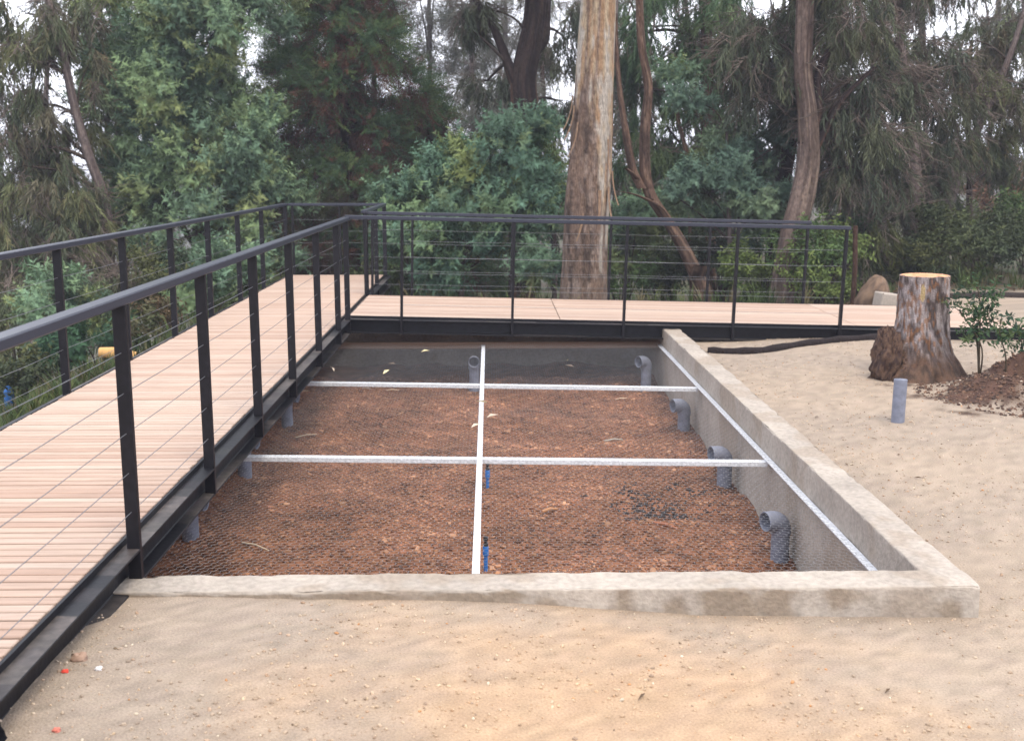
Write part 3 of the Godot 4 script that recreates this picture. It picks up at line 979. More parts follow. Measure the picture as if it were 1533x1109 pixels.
func make_boardwalk() -> void:
	rng.seed = 800
	# --- the straight walk along the bed's long side
	var W0 := -2.69
	var W1 := -1.42
	var z0 := -1.6
	var z1 := -14.82
	var t := thing("boardwalk", Vector3((W0 + W1) * 0.5, 0.262, z0), "long pinkish timber boardwalk on black steel beams beside the bark bed", "boardwalk")
	var meshes := []
	for k in 7:
		meshes.append(plank_mesh(W1 - W0 - 0.03, 0.0535, 0.028, M["plank%d" % k]))
	var z := z0 - 0.04
	while z > z1 + 0.02:
		var o := put(meshes[rng.randi() % 7], "plank", t, Vector3(gauss() * 0.003, gauss() * 0.0012 - 0.002, z - z0))
		o.rotation.y = gauss() * 0.0015
		z -= 0.0665
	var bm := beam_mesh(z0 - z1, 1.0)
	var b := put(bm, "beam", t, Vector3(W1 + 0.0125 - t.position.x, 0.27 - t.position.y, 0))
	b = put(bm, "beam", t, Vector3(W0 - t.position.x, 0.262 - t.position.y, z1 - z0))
	b.rotation.y = PI
	var jm := Acc.new()
	cbox(jm, Vector3(-0.62, -0.16, -0.03), Vector3(0.62, -0.03, 0.03), 0.003)
	var jmm := jm.mesh(M.black_paint)
	for k in 12:
		put(jmm, "joist", t, Vector3(0, 0, -0.6 - k * 1.15))
	# stub legs on the bank
	for k in 4:
		var zz := -3.5 - 3.4 * k
		var la := Acc.new()
		cbox(la, Vector3(-0.04, -1.2, -0.04), Vector3(0.04, -0.16, 0.04), 0.003)
		put(la.mesh(M.black_paint), "support", t, Vector3(W0 + 0.05 - t.position.x, 0, zz - z0))
	# railings of the straight walk
	var near := []
	for k in 8:
		near.append(4.055 + 1.147 * (k - 2))
	near[7] = 10.42
	near = [1.30, 2.50, 4.055, 5.202, 6.342, 7.479, 8.658, 9.789, 10.45]
	railing(Vector3(-1.362, 0.27, 0), PI * 0.5, 0.0, near, 1.20, 10.60, "black steel cable railing between the boardwalk and the bark bed", "railings of the boardwalk")
	var farp := [2.05, 3.28, 4.51, 5.74, 6.979, 8.212, 9.449, 10.70, 11.966, 13.213, 14.75]
	railing(Vector3(-2.71, 0.262, 0), PI * 0.5, 0.0, farp, 1.95, 14.80, "long black cable railing along the wooded bank side of the boardwalk", "railings of the boardwalk")
	railing(Vector3(0, 0.262, -14.79), 0.0, 0.0, [-2.62, -2.0, -1.42], -2.68, -1.40, "short black railing closing the dead end of the boardwalk", "railings of the boardwalk")
	railing(Vector3(-1.405, 0.262, 0), PI * 0.5, 0.0, [12.48, 13.6, 14.72], 12.38, 14.74, "short black railing turning the inner corner towards the dead end", "railings of the boardwalk", -0.155, true)
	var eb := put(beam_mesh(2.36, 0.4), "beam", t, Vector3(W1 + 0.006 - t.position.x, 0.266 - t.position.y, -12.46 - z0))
	eb.name = "beam_004"
	# --- the walk that turns off across the head of the bed
	var tilt := -0.0225
	var c := thing("cross_boardwalk", Vector3(-1.40, 0.262, -10.61), "pale timber walk with lengthwise boards crossing behind the bark bed", "boardwalk")
	c.basis = Basis(Vector3.BACK, tilt)
	var lens := [2.05, 2.9, 1.7]
	var bmesh := []
	for k in 7:
		var row := []
		for ln in lens:
			row.append(plank_mesh(ln - 0.006, 0.083, 0.028, M["board%d" % k]))
		bmesh.append(row)
	var rows := 20
	for r in rows:
		var x := 0.02
		for s in 3:
			var o := put(bmesh[rng.randi() % 7][s], "plank", c, Vector3(x + lens[s] * 0.5, gauss() * 0.001 - 0.002, -0.055 - 0.0885 * r))
			x += lens[s]
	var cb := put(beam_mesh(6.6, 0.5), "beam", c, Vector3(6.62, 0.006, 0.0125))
	cb.rotation.y = -PI * 0.5
	cb.rotation.y = PI * 0.5
	cb.position = Vector3(6.62, 0.006, -0.0)
	cb.basis = Basis(Vector3(0, 0, 1), Vector3(0, 1, 0), Vector3(-1, 0, 0))
	cb.position = Vector3(0.03, 0.006, 0.012)
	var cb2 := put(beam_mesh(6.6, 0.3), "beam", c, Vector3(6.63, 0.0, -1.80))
	cb2.basis = Basis(Vector3(0, 0, -1), Vector3(0, 1, 0), Vector3(1, 0, 0))
	var ja := Acc.new()
	cbox(ja, Vector3(-0.03, -0.155, -1.78), Vector3(0.03, -0.03, -0.02), 0.003)
	var jam := ja.mesh(M.black_paint)
	for k in 7:
		put(jam, "joist", c, Vector3(0.3 + k, 0, 0))
	var rp := []
	for x in [-1.362, -0.861, 0.2, 1.273, 2.331, 3.369]:
		rp.append(x + 1.40)
	railing(Vector3(-1.40, 0.268, -10.555), 0.0, tilt, rp.slice(1), 0.0, 4.80, "black cable railing on the bark bed side of the crossing walk", "railings of the crossing walk", -0.155, false, 0.922)
	rp = []
	for x in [-1.41, -1.341, -0.896, 0.22, 1.325, 2.441, 3.539]:
		rp.append(x + 1.40)
	railing(Vector3(-1.40, 0.262, -12.46), 0.0, tilt, rp, -0.03, 4.97, "black cable railing on the forest side of the crossing walk", "railings of the crossing walk", -0.155, false, 0.890)

# ---------------------------------------------------------------- trees
func bark_col(kind: String, a: float, p: Vector3, h: float) -> Color:
	# a: angle round the trunk (0 = +x, 90 deg = towards +z); streaks follow the grain
	var s1 := nz.get_noise_3d(cos(a) * 1.2 + p.x, h * 0.35, sin(a) * 1.2 + p.z)
	var s2 := nz.get_noise_3d(cos(a) * 4.5, h * 0.9 + 13, sin(a) * 4.5 + p.z)
	var s3 := nz.get_noise_3d(cos(a) * 9.0, h * 3.0 + 3, sin(a) * 9.0)
	match kind:
		"peel":
			var rough := Color(0.200, 0.135, 0.100).lerp(Color(0.075, 0.052, 0.043), clampf(0.45 + s2 * 1.9 + s3 * 1.4, 0, 1))
			rough = rough.lerp(Color(0.27, 0.20, 0.165), sstep(0.1, 0.4, s3 + 0.4 * s1))
			var smooth := Color(0.48, 0.37, 0.25).lerp(Color(0.39, 0.25, 0.15), sstep(0.0, 0.35, s2 + 0.5 * s3))
			smooth = smooth.lerp(Color(0.48, 0.43, 0.37), sstep(0.15, 0.4, s1 + 0.5 * s3))
			# loose bark still clings to the lower trunk, shed higher up and down one flank
			var k := (h - 3.2) * 0.9 + 2.2 * maxf(0.0, cos(a - 0.5) - 0.55) + s1 * 1.4 + s2 * 0.9
			return rough.lerp(smooth, sstep(-0.12, 0.2, k))
		"lean":
			var c := Color(0.245, 0.18, 0.15).lerp(Color(0.13, 0.092, 0.08), clampf(0.5 + s2 * 1.8, 0, 1))
			c = c.lerp(Color(0.30, 0.22, 0.17), sstep(0.05, 0.4, s1 + s3 * 0.6))
			# patches where the dark old bark still clings
			return c.lerp(Color(0.10, 0.072, 0.060), 0.8 * sstep(0.0, 0.3, s1 + 0.5 * s2))
		"dark":
			return Color(0.055, 0.038, 0.032).lerp(Color(0.025, 0.019, 0.018), clampf(0.5 + s2 * 1.8, 0, 1)).lerp(Color(0.11, 0.065, 0.045), sstep(0.15, 0.45, s1))
		"red":
			return Color(0.165, 0.100, 0.072).lerp(Color(0.08, 0.052, 0.042), clampf(0.5 + s2 * 1.8, 0, 1)).lerp(Color(0.24, 0.155, 0.11), sstep(0.15, 0.45, s3))
		"pale":
			return Color(0.24, 0.19, 0.175).lerp(Color(0.13, 0.10, 0.095), clampf(0.5 + s2 * 1.8, 0, 1))
	return Color(0.12, 0.09, 0.075).lerp(Color(0.06, 0.045, 0.04), clampf(0.5 + s2 * 1.8, 0, 1))

func trunk_mesh(pts: Array, radii: Array, kind: String, sides: int, per: int, rough: float) -> ArrayMesh:
	var cp := curve(pts, per)
	var cr := curve_f(radii, per)
	var acc := Acc.new()
	var P := PackedVector3Array()
	var C := PackedColorArray()
	for k in cp.size():
		for s in sides:
			var a := TAU * s / sides
			var q := n3(Vector3(cos(a) * 1.4, cp[k].y * 0.7, sin(a) * 1.4) + pts[0], 1.0) + 0.6 * nz.get_noise_3d(cos(a) * 6.0, cp[k].y * 1.2, sin(a) * 6.0 + pts[0].x)
			var r: float = cr[k] * (1.0 + rough * q)
			P.append(cp[k] + Vector3(cos(a), 0, sin(a)) * r)
			C.append(bark_col(kind, a, pts[0], cp[k].y))
	acc.grid(P, C, cp.size(), sides, true, true)
	return acc.mesh(M.bark)

# trunk given by photograph points [px, py, width px, d]; goes on down to the ground
func trunk_from(list: Array) -> Array:
	var pts := []
	var rad := []
	var f: Array = list[0]
	var b := pix(f[0], f[1], f[3])
	var g := gy(b.x, b.z) - 0.15
	if b.y - g > 0.1:
		pts.append(Vector3(b.x + (f[4] if f.size() > 4 else 0.0), g, b.z))
		rad.append(f[2] * f[3] / FOCAL * 0.5 * 1.25)
	for e in list:
		pts.append(pix(e[0], e[1], e[3]))
		rad.append(e[2] * e[3] / FOCAL * 0.5)
	return [pts, rad]

func spray_xf(kind: String, p: Vector3, out: Vector3, size: float) -> Transform3D:
	var d := out
	match kind:
		"euc":
			d = Vector3(gauss() * 0.5, -1.0, gauss() * 0.5) + out * 0.35
		"wattle":
			d = out + Vector3(0, 0.35, 0) + unit() * 0.7
		"broad":
			d = out + Vector3(0, 0.5, 0) + unit() * 0.8
		"twig":
			d = out + unit() * 0.7 - Vector3(0, 0.3, 0)
		"conifer":
			d = out + unit() * 0.5
	return Transform3D(basis_y(d, rng.randf() * TAU).scaled(Vector3.ONE * size), p)

# lobes: [px, py, rx px, ry px, d, depth radius m, sprays]
func crown_lobes(t: Node3D, lobes: Array, kind: String, cols: Array, tp: Array, tr: Array, bark: Material, size := 1.0, per_clump := 34, tight := 0.26) -> void:
	if kind == "wattle":
		size *= 0.76
		per_clump = 52
	var o := t.position
	var bank := [[], [], [], []]
	var bc := [PackedColorArray(), PackedColorArray(), PackedColorArray(), PackedColorArray()]
	var bare := 0.0
	if kind == "euc":
		bare = 0.24 if cols[0].g < 0.075 else 0.12
	var limb_col := Color(0.075, 0.055, 0.045)
	for lb in lobes:
		var c := pix(lb[0], lb[1], lb[4])
		var R := Vector3(lb[2] * lb[4] / FOCAL, lb[3] * lb[4] / FOCAL, lb[5])
		# limb from the nearest lower trunk point to the middle of the lobe
		var best := 0
		var bd := 1e9
		for k in tp.size():
			var dd: float = (tp[k] + Vector3(0, 0.5, 0) - c).length() + (3.0 if tp[k].y > c.y else 0.0)
			if dd < bd:
				bd = dd
				best = k
		var a: Vector3 = tp[best]
		var acc := Acc.new()
		var r0: float = minf(tr[best] * 0.6, 0.012 + 0.018 * bd)
		var mid := (a + c) * 0.5 + Vector3(gauss() * 0.1, 0.12 * bd, gauss() * 0.1)
		var lp := curve([a - o, mid - o, c - o], 4)
		var lr := []
		for k in lp.size():
			lr.append(lerpf(r0, r0 * 0.3 + 0.003, float(k) / (lp.size() - 1)))
		tube(acc, lp, lr, 6, limb_col, false)
		var n: int = lb[6]
		if kind == "wattle":
			n = int(n * 1.6)
		var ncl := maxi(3, n / per_clump)
		var mr := (R.x + R.y + R.z) / 3.0
		for k in ncl:
			var d := unit()
			var q := pow(rng.randf(), 0.42)
			var cc := c + d * q * R
			var e := cc - c
			tube(acc, [c - o, c + e * 0.5 + unit() * 0.08 * mr - o, cc - o], [r0 * 0.3 + 0.002, 0.005, 0.002], 3, limb_col, false)
			var shade: Color = cols[rng.randi() % maxi(1, cols.size() - (1 if kind == "euc" else 0))]
			var sp := tight * mr * rng.randf_range(0.75, 1.35)
			for j in per_clump:
				var off := Vector3(gauss(), gauss() * 0.8, gauss()) * sp
				if kind == "euc":
					off.y -= absf(gauss()) * sp * 0.6
				var p := cc + off
				var od := (off * 0.7 / maxf(sp, 0.01) + d * 0.8).normalized()
				var w := rng.randi() % 2
				var col := shade.lerp(cols[rng.randi() % cols.size()], rng.randf() * 0.5) * rng.randf_range(0.85, 1.5)
				if rng.randf() < bare:
					bank[w + 2].append(spray_xf("twig", p - o, od, size * rng.randf_range(0.8, 1.6)))
					bc[w + 2].append(Color(0.145, 0.115, 0.10) * rng.randf_range(0.6, 1.2))
					continue
				bank[w].append(spray_xf(kind, p - o, od, size * rng.randf_range(0.6, 1.35)))
				bc[w].append(col)
		put(acc.mesh(M.bark), "limb", t)
	for w in 4:
		if bank[w].size():
			var m := multi(L["%s%d" % [kind if w < 2 else "twig", w % 2]], "crown" if w < 2 else "twigs", bank[w], bc[w], t)
			m.set_meta("kind", "stuff")

func tree(called: String, label: String, group: String, trunk: Array, bark: String, lobes: Array, kind: String, cols: Array, size := 1.0, rough := 0.12, extra := [], per_clump := 34, tight := 0.26) -> Node3D:
	var tt := trunk_from(trunk)
	var base: Vector3 = tt[0][0]
	var t := thing(called, base, label, "tree" if called.ends_with("tree") else called.get_slice("_", called.get_slice_count("_") - 1), group)
	var pts := []
	for p in tt[0]:
		pts.append(p - base)
	var wide: float = tt[1][1]
	var sides := 48 if wide > 0.2 else (20 if wide > 0.07 else 9)
	# noise in trunk_mesh uses local heights, so shift them to world heights by the base
	put(trunk_mesh(pts, tt[1], bark, sides, 18 if wide > 0.2 else 7, rough), "trunk", t)
	for x in extra:
		var et := []
		var er := []
		for e in x:
			et.append(pix(e[0], e[1], e[3]) - base)
			er.append(e[2] * e[3] / FOCAL * 0.5)
		put(trunk_mesh(et, er, "dark" if bark == "lean" else bark, 12, 6, rough), "limb", t)
	if lobes.size():
		crown_lobes(t, lobes, kind, cols, tt[0], tt[1], M.bark, size, per_clump, tight)
	return t

# conifer with layered boughs: green on the outer sprays, dead red-brown needles inside
func conifer(label: String, group: String, px: float, d: float, y_lo: float, height: float, spread: float, boughs: int, per: int, cols: Array, brown: float, width: float, size := 1.0) -> Node3D:
	var b := pix(px, 300, d)
	var base := Vector3(b.x, gy(b.x, b.z) - 0.1, b.z)
	var t := thing("conifer_tree", base, label, "tree", group)
	put(trunk_mesh([Vector3.ZERO, Vector3(0.05, height * 0.35, 0), Vector3(-0.04, height * 0.7, 0.03), Vector3(0, height, 0)], [width, width * 0.8, width * 0.45, 0.015], "dark", 14, 6, 0.08), "trunk", t)
	var bank := [[], []]
	var bc := [PackedColorArray(), PackedColorArray()]
	for k in boughs:
		var f := (k + rng.randf()) / boughs
		var h := lerpf(y_lo, height * 0.97, f)
		var ang := k * 2.39996 + gauss() * 0.3
		var ln := spread * pow(1.0 - f * 0.93, 0.75) * rng.randf_range(0.65, 1.15)
		var o := Vector3(cos(ang), 0, sin(ang))
		var a := Vector3(0, h, 0)
		var rise := rng.randf_range(0.0, 0.30)
		var pts := [a, a + o * ln * 0.4 + Vector3(0, ln * rise, 0), a + o * ln * 0.75 + Vector3(0, ln * rise * 0.9, 0), a + o * ln + Vector3(0, ln * (rise - 0.30), 0)]
		var cp := curve(pts, 4)
		var rr := []
		for j in cp.size():
			rr.append(lerpf(0.014 + 0.010 * ln, 0.004, float(j) / (cp.size() - 1)))
		var acc := Acc.new()
		tube(acc, cp, rr, 5, Color(0.06, 0.04, 0.032), false)
		put(acc.mesh(M.bark), "bough", t)
		var side := o.cross(Vector3.UP)
		for j in int(per * (0.4 + ln / spread)):
			var u := pow(rng.randf(), 0.65)
			var q: Vector3 = cp[int(u * (cp.size() - 1))]
			var wd := ln * 0.30 * (1.15 - absf(u - 0.6))
			var lat := gauss() * wd
			var drop := -pow(rng.randf(), 3.0) * 0.6 + 0.05
			var p := q + side * lat + Vector3(0, drop - 0.10 * absf(lat), 0) + o * gauss() * 0.10
			var hang := drop < -0.12
			var dir := (o * 0.7 + side * signf(lat) * 0.5 + Vector3(0, -0.9 if hang else 0.05, 0))
			var col: Color = cols[rng.randi() % cols.size()] * rng.randf_range(0.7, 1.3)
			# dead needles cling to the inner and hanging twigs
			if rng.randf() < brown * (1.2 - u * 0.75) * (1.0 if hang else 0.22):
				col = Color(0.125, 0.060, 0.040).lerp(Color(0.070, 0.038, 0.030), rng.randf()) * rng.randf_range(0.8, 1.3)
			var w := rng.randi() % 2
			bank[w].append(spray_xf("conifer", p, dir, size * rng.randf_range(0.7, 1.2)))
			bc[w].append(col)
	for w in 2:
		var m := multi(L["conifer%d" % w], "crown", bank[w], bc[w], t)
		m.set_meta("kind", "stuff")
	return t

func make_trees() -> void:
	rng.seed = 900
	var wat := [Color(0.122, 0.190, 0.115), Color(0.102, 0.162, 0.108), Color(0.145, 0.205, 0.100), Color(0.082, 0.132, 0.088), Color(0.180, 0.210, 0.090)]
	var wat_blue := [Color(0.110, 0.192, 0.132), Color(0.094, 0.164, 0.116), Color(0.138, 0.202, 0.102), Color(0.175, 0.205, 0.074), Color(0.080, 0.132, 0.088)]
	var euc := [Color(0.082, 0.100, 0.054), Color(0.068, 0.084, 0.050), Color(0.105, 0.115, 0.056), Color(0.088, 0.080, 0.054), Color(0.125, 0.082, 0.048)]
	var euc_dark := [Color(0.060, 0.073, 0.048), Color(0.052, 0.064, 0.046), Color(0.078, 0.086, 0.052), Color(0.088, 0.066, 0.052)]
	var euc_green := [Color(0.058, 0.100, 0.050), Color(0.048, 0.082, 0.046), Color(0.080, 0.112, 0.050), Color(0.036, 0.062, 0.038)]
	var blue := [Color(0.10, 0.160, 0.118), Color(0.082, 0.132, 0.098), Color(0.12, 0.165, 0.098)]
	var grey := [Color(0.12, 0.11, 0.095), Color(0.09, 0.085, 0.075), Color(0.10, 0.11, 0.085)]
	var red := [Color(0.20, 0.085, 0.060), Color(0.16, 0.075, 0.05), Color(0.13, 0.09, 0.06)]
	var olive := [Color(0.050, 0.062, 0.028), Color(0.038, 0.050, 0.026), Color(0.070, 0.075, 0.030), Color(0.03, 0.04, 0.024)]
	var lime := [Color(0.075, 0.115, 0.040), Color(0.055, 0.09, 0.035), Color(0.10, 0.13, 0.04)]
	var GT := "trees behind the boardwalk"
	var GB := "shrubs behind the boardwalk"
	var GF := "trees deep in the wood"

	# large eucalyptus with shedding bark, crown above the picture
	var big := tree("eucalyptus_tree", "thick eucalyptus trunk with peeling cream and brown bark behind the crossing walk", GT,
		[[873, 455, 74, 14.2], [876, 380, 67, 14.2], [880, 300, 66, 14.2], [886, 200, 60, 14.2], [891, 100, 54, 14.2], [896, 0, 50, 14.2], [900, -160, 46, 14.2], [908, -400, 38, 14.3]],
		"peel", [[820, -330, 170, 90, 14.5, 1.6, 500], [980, -380, 180, 100, 14.0, 1.6, 500]], "euc", euc, 1.0, 0.06)
	# strips of loose bark
	for s in [[846, 150, 0.05, 2.9], [913, 262, 0.045, 0.4], [908, 285, 0.05, 0.7], [860, 190, 0.03, 2.4], [866, 315, 0.04, 1.9], [896, 290, 0.05, 1.2], [850, 165, 0.05, 2.7], [905, 215, 0.03, 0.9]]:
		var p := pix(s[0], s[1], 14.2)
		var ca := Vector3(cos(s[3]), 0, sin(s[3]))
		var axis_x := pix(890 - (s[1] - 150) * 0.05, s[1], 14.2)
		var root := Vector3(axis_x.x, p.y, axis_x.z) + ca * 0.265
		var tng := Vector3(-ca.z, 0, ca.x)
		var acc := Acc.new()
		var P := PackedVector3Array()
		var C := PackedColorArray()
		for k in 7:
			var f := k / 6.0
			var w: float = s[2] * (1.0 - 0.55 * f) * 0.5
			var q := root + Vector3(0, -0.42 * f + 0.05, 0) + ca * (0.02 + 0.10 * f * f) + tng * 0.06 * f * f
			for j in 3:
				P.append(q + tng * w * (j - 1) + ca * (0.012 if j == 1 else 0.0) - big.position)
				C.append(Color(0.31, 0.20, 0.13))
		acc.grid(P, C, 7, 3)
		put(acc.mesh(M.bark), "bark_strip", big)

	# leaning stem with crooked forks, mostly bare
	tree("forked_tree", "bare crooked forked tree leaning beside the thick peeling trunk", GT,
		[[1052, 440, 28, 16.0], [1040, 405, 24, 16.0], [1018, 360, 20, 16.0], [995, 325, 19, 16.0], [973, 290, 18, 16.0], [966, 250, 16, 16.0], [966, 190, 15, 16.0], [971, 130, 13, 16.0], [961, 70, 12, 16.0], [957, 0, 11, 16.0], [950, -160, 12, 16.0]],
		"red", [[950, -230, 90, 60, 16.0, 1.0, 300]], "euc", euc_green, 1.0, 0.10,
		[[[962, 282, 18, 16.0], [948, 255, 13, 16.0], [940, 215, 11, 16.0], [930, 150, 9, 16.0], [924, 90, 7, 16.0], [922, 20, 5, 16.0]],
		[[1000, 330, 12, 15.95], [985, 308, 11, 15.8], [950, 291, 9, 15.7], [912, 285, 6, 15.6]],
		[[1044, 415, 22, 15.95], [1048, 402, 20, 15.8], [1049, 398, 19, 15.75]],
		[[955, 268, 9, 15.95], [945, 258, 7, 15.8], [937, 252, 6, 15.75]]])
	# dark trunk with a high fork
	tree("dark_trunk_tree", "dark forked trunk rising behind the blue-green wattle", GT,
		[[782, 445, 44, 19.0], [786, 300, 42, 19.0], [787, 180, 40, 19.0], [784, 120, 36, 19.0], [795, 60, 34, 19.0], [802, 0, 32, 19.0], [806, -160, 28, 19.0]],
		"dark", [[700, -120, 110, 60, 19.0, 1.2, 360], [840, -150, 120, 70, 19.0, 1.2, 400], [720, 10, 30, 18, 19.0, 0.4, 50], [680, 25, 40, 22, 19.0, 0.5, 60], [850, 60, 40, 60, 20.5, 0.7, 160], [835, 150, 35, 50, 20.5, 0.6, 120], [730, 120, 45, 50, 21.5, 0.6, 110]], "euc", euc_dark, 1.0, 0.14,
		[[[772, 125, 20, 19.0], [757, 85, 15, 19.0], [740, 45, 13, 19.0], [715, 5, 11, 19.0], [680, -60, 8, 19.0]],
		[[796, 85, 22, 19.0], [812, 60, 20, 19.0], [818, 30, 12, 19.0], [820, -60, 10, 19.0]]], 26)
	# feathery wattle before it
	tree("wattle_tree", "young blue-green feathery wattle behind the crossing walk", GT,
		[[690, 440, 10, 16.0], [695, 380, 9, 16.0], [700, 300, 7, 16.0], [715, 240, 5, 16.0]],
		"pale", [[640, 300, 75, 40, 16.0, 0.7, 420], [700, 260, 60, 45, 16.2, 0.7, 380], [770, 240, 70, 55, 16.0, 0.7, 460], [740, 310, 80, 40, 15.8, 0.7, 420], [650, 360, 60, 45, 15.8, 0.6, 330], [720, 390, 60, 40, 16, 0.6, 260], [600, 320, 40, 30, 16.2, 0.6, 170], [800, 300, 45, 45, 16.2, 0.6, 220], [610, 400, 45, 40, 15.6, 0.5, 200], [790, 205, 35, 25, 16.1, 0.5, 120]], "wattle", wat_blue, 1.0, 0.1)
	tree("wattle_tree", "low wattle clump at the foot of the dark forked trunk", GT,
		[[830, 440, 8, 15.4], [832, 390, 6, 15.4], [830, 340, 4, 15.4]],
		"pale", [[830, 360, 40, 35, 15.4, 0.4, 130], [845, 300, 30, 40, 16.4, 0.4, 120], [815, 410, 40, 30, 15.2, 0.4, 120]], "wattle", wat, 0.9, 0.1)

	# tall conifer with red-brown inner needles
	conifer("broad dark conifer with red-brown dead inner needles at the boardwalk's dead end", GT, 520, 21.0, 0.4, 8.4, 2.55, 40, 270, [Color(0.070, 0.118, 0.050), Color(0.054, 0.095, 0.048), Color(0.098, 0.135, 0.052), Color(0.062, 0.105, 0.062)], 1.0, 0.22)
	conifer("narrow conifer with a drooping side, right beside the broad dark conifer", GT, 640, 22.5, 0.6, 4.3, 1.7, 24, 190, [Color(0.055, 0.100, 0.042), Color(0.044, 0.078, 0.040), Color(0.08, 0.105, 0.044)], 0.8, 0.11)
	conifer("thin far conifer with open whorled branches against the bright sky", GF, 440, 33.0, 2.0, 9.5, 2.3, 46, 34, [Color(0.030, 0.055, 0.040), Color(0.026, 0.046, 0.034)], 0.1, 0.16, 1.2)

	# wattles on the bank
	tree("wattle_tree", "tall grey-green wattle on the bank beyond the boardwalk railing", GT,
		[[300, 470, 20, 19.0], [298, 380, 18, 19.0], [290, 260, 16, 19.0], [282, 140, 13, 19.0], [290, 0, 10, 19.0], [295, -120, 8, 19.0]],
		"pale", [[240, 50, 75, 70, 19, 1.0, 520], [305, 30, 75, 70, 18.6, 1.0, 560], [350, 20, 40, 50, 18.8, 0.7, 200], [270, 140, 85, 65, 18.8, 1.0, 560], [340, 120, 42, 55, 19.2, 0.8, 240], [210, 190, 70, 55, 19, 0.8, 380], [300, 220, 80, 55, 18.5, 0.9, 480], [370, 260, 65, 45, 18.5, 0.8, 340], [250, 290, 75, 40, 18.6, 0.8, 360], [320, 310, 70, 35, 18.3, 0.7, 300], [280, -80, 130, 80, 19, 1.2, 700], [170, 110, 50, 50, 19.4, 0.7, 220], [230, 110, 60, 50, 19.6, 0.8, 300], [310, 170, 60, 50, 19.4, 0.8, 300], [380, 200, 45, 35, 19.2, 0.6, 170], [260, 235, 70, 45, 19.2, 0.8, 320], [180, 260, 60, 40, 19.2, 0.7, 240], [400, 290, 50, 35, 18.6, 0.6, 200], [300, 350, 90, 35, 18.2, 0.7, 320], [410, 15, 30, 30, 19.6, 0.5, 90], [390, 225, 45, 30, 18.0, 0.5, 150]], "wattle", wat, 1.08, 0.1)
	tree("wattle_tree", "wispy yellowish wattle between the drooping gum and the tall wattle", GT,
		[[185, 480, 11, 20.5], [190, 330, 9, 20.5], [175, 180, 8, 20.5], [170, 40, 6, 20.5]],
		"pale", [[160, 60, 55, 60, 20.5, 0.8, 280], [190, 20, 60, 50, 20.5, 0.8, 300], [170, 150, 45, 50, 20.5, 0.7, 200], [205, 250, 45, 45, 20.3, 0.7, 200], [190, 330, 60, 40, 20.0, 0.7, 240]], "wattle", [Color(0.105, 0.150, 0.070), Color(0.14, 0.165, 0.065), Color(0.08, 0.12, 0.07)], 1.08, 0.1)
	# drooping gum on the left
	tree("gum_tree", "slender pale leaning gum with hanging leaves on the bank", GT,
		[[166, 520, 17, 18.0, -0.1], [164, 400, 16, 18.0], [160, 330, 16, 18.0], [152, 285, 15, 18.0], [135, 240, 14, 18.0], [115, 175, 13, 18.0], [100, 110, 12, 18.0], [84, 40, 11, 18.0], [72, 0, 10, 18.0], [50, -140, 8, 18.0]],
		"pale", [[40, 20, 45, 40, 18, 0.8, 150], [110, 30, 45, 50, 18.4, 0.8, 170], [60, 90, 50, 50, 18, 0.8, 170], [30, 160, 45, 50, 18, 0.8, 160], [90, 170, 45, 45, 18.3, 0.7, 130], [50, 250, 60, 40, 17.6, 0.8, 220], [110, 290, 50, 40, 17.5, 0.7, 190], [40, 320, 60, 45, 17.4, 0.8, 260], [110, 350, 55, 35, 17.4, 0.7, 200], [10, 230, 40, 60, 18, 0.7, 160], [60, 400, 60, 40, 17.0, 0.7, 230], [-40, 100, 60, 120, 18, 0.9, 300], [130, 100, 30, 40, 18.2, 0.6, 80], [70, 370, 70, 40, 18.6, 0.7, 260], [20, 380, 50, 50, 18.8, 0.7, 220], [60, 200, 50, 45, 18.6, 0.7, 170], [80, 300, 50, 40, 18.8, 0.7, 180]], "euc", euc, 1.0, 0.08)
	# leaning eucalyptus on the right
	tree("eucalyptus_tree", "leaning eucalyptus with brown sleeve of loose bark and dark crown", GT,
		[[1172, 455, 46, 15.6], [1180, 400, 42, 15.6], [1190, 340, 38, 15.6], [1203, 285, 35, 15.6], [1211, 235, 32, 15.6], [1210, 175, 28, 15.6], [1203, 110, 26, 15.6], [1204, 40, 26, 15.6], [1208, -60, 22, 15.6], [1215, -200, 16, 15.6]],
		"lean", [[1150, 60, 70, 55, 16.4, 0.9, 300], [1240, 50, 70, 55, 16.2, 0.9, 300], [1160, 130, 55, 45, 16.6, 0.8, 220], [1270, 120, 70, 50, 16.2, 0.8, 300], [1220, 170, 50, 35, 16.4, 0.7, 170], [1300, 190, 70, 45, 16.2, 0.8, 300], [1280, 250, 60, 40, 16.2, 0.7, 240], [1330, 110, 60, 55, 16.6, 0.8, 240], [1240, -60, 120, 60, 16, 1.2, 420]], "euc", euc_dark, 1.0, 0.10,
		[[[1207, 215, 24, 15.6], [1222, 170, 18, 15.6], [1225, 110, 12, 15.6], [1245, 70, 9, 15.6]],
		[[1206, 250, 20, 15.6], [1232, 200, 15, 15.6], [1260, 150, 11, 15.6], [1310, 100, 8, 15.6]]])
	tree("dark_trunk_tree", "dark twin stem just behind the leaning eucalyptus trunk", GT,
		[[1152, 450, 26, 17.0], [1162, 360, 24, 17.0], [1172, 280, 22, 17.0], [1186, 190, 20, 17.0], [1190, 60, 16, 17.0], [1185, -100, 12, 17.0]],
		"dark", [[1120, 200, 50, 40, 17.5, 0.7, 170], [1180, 10, 70, 50, 17.5, 0.9, 240], [1130, 120, 45, 40, 17.6, 0.7, 140]], "euc", euc_dark, 1.0, 0.1)
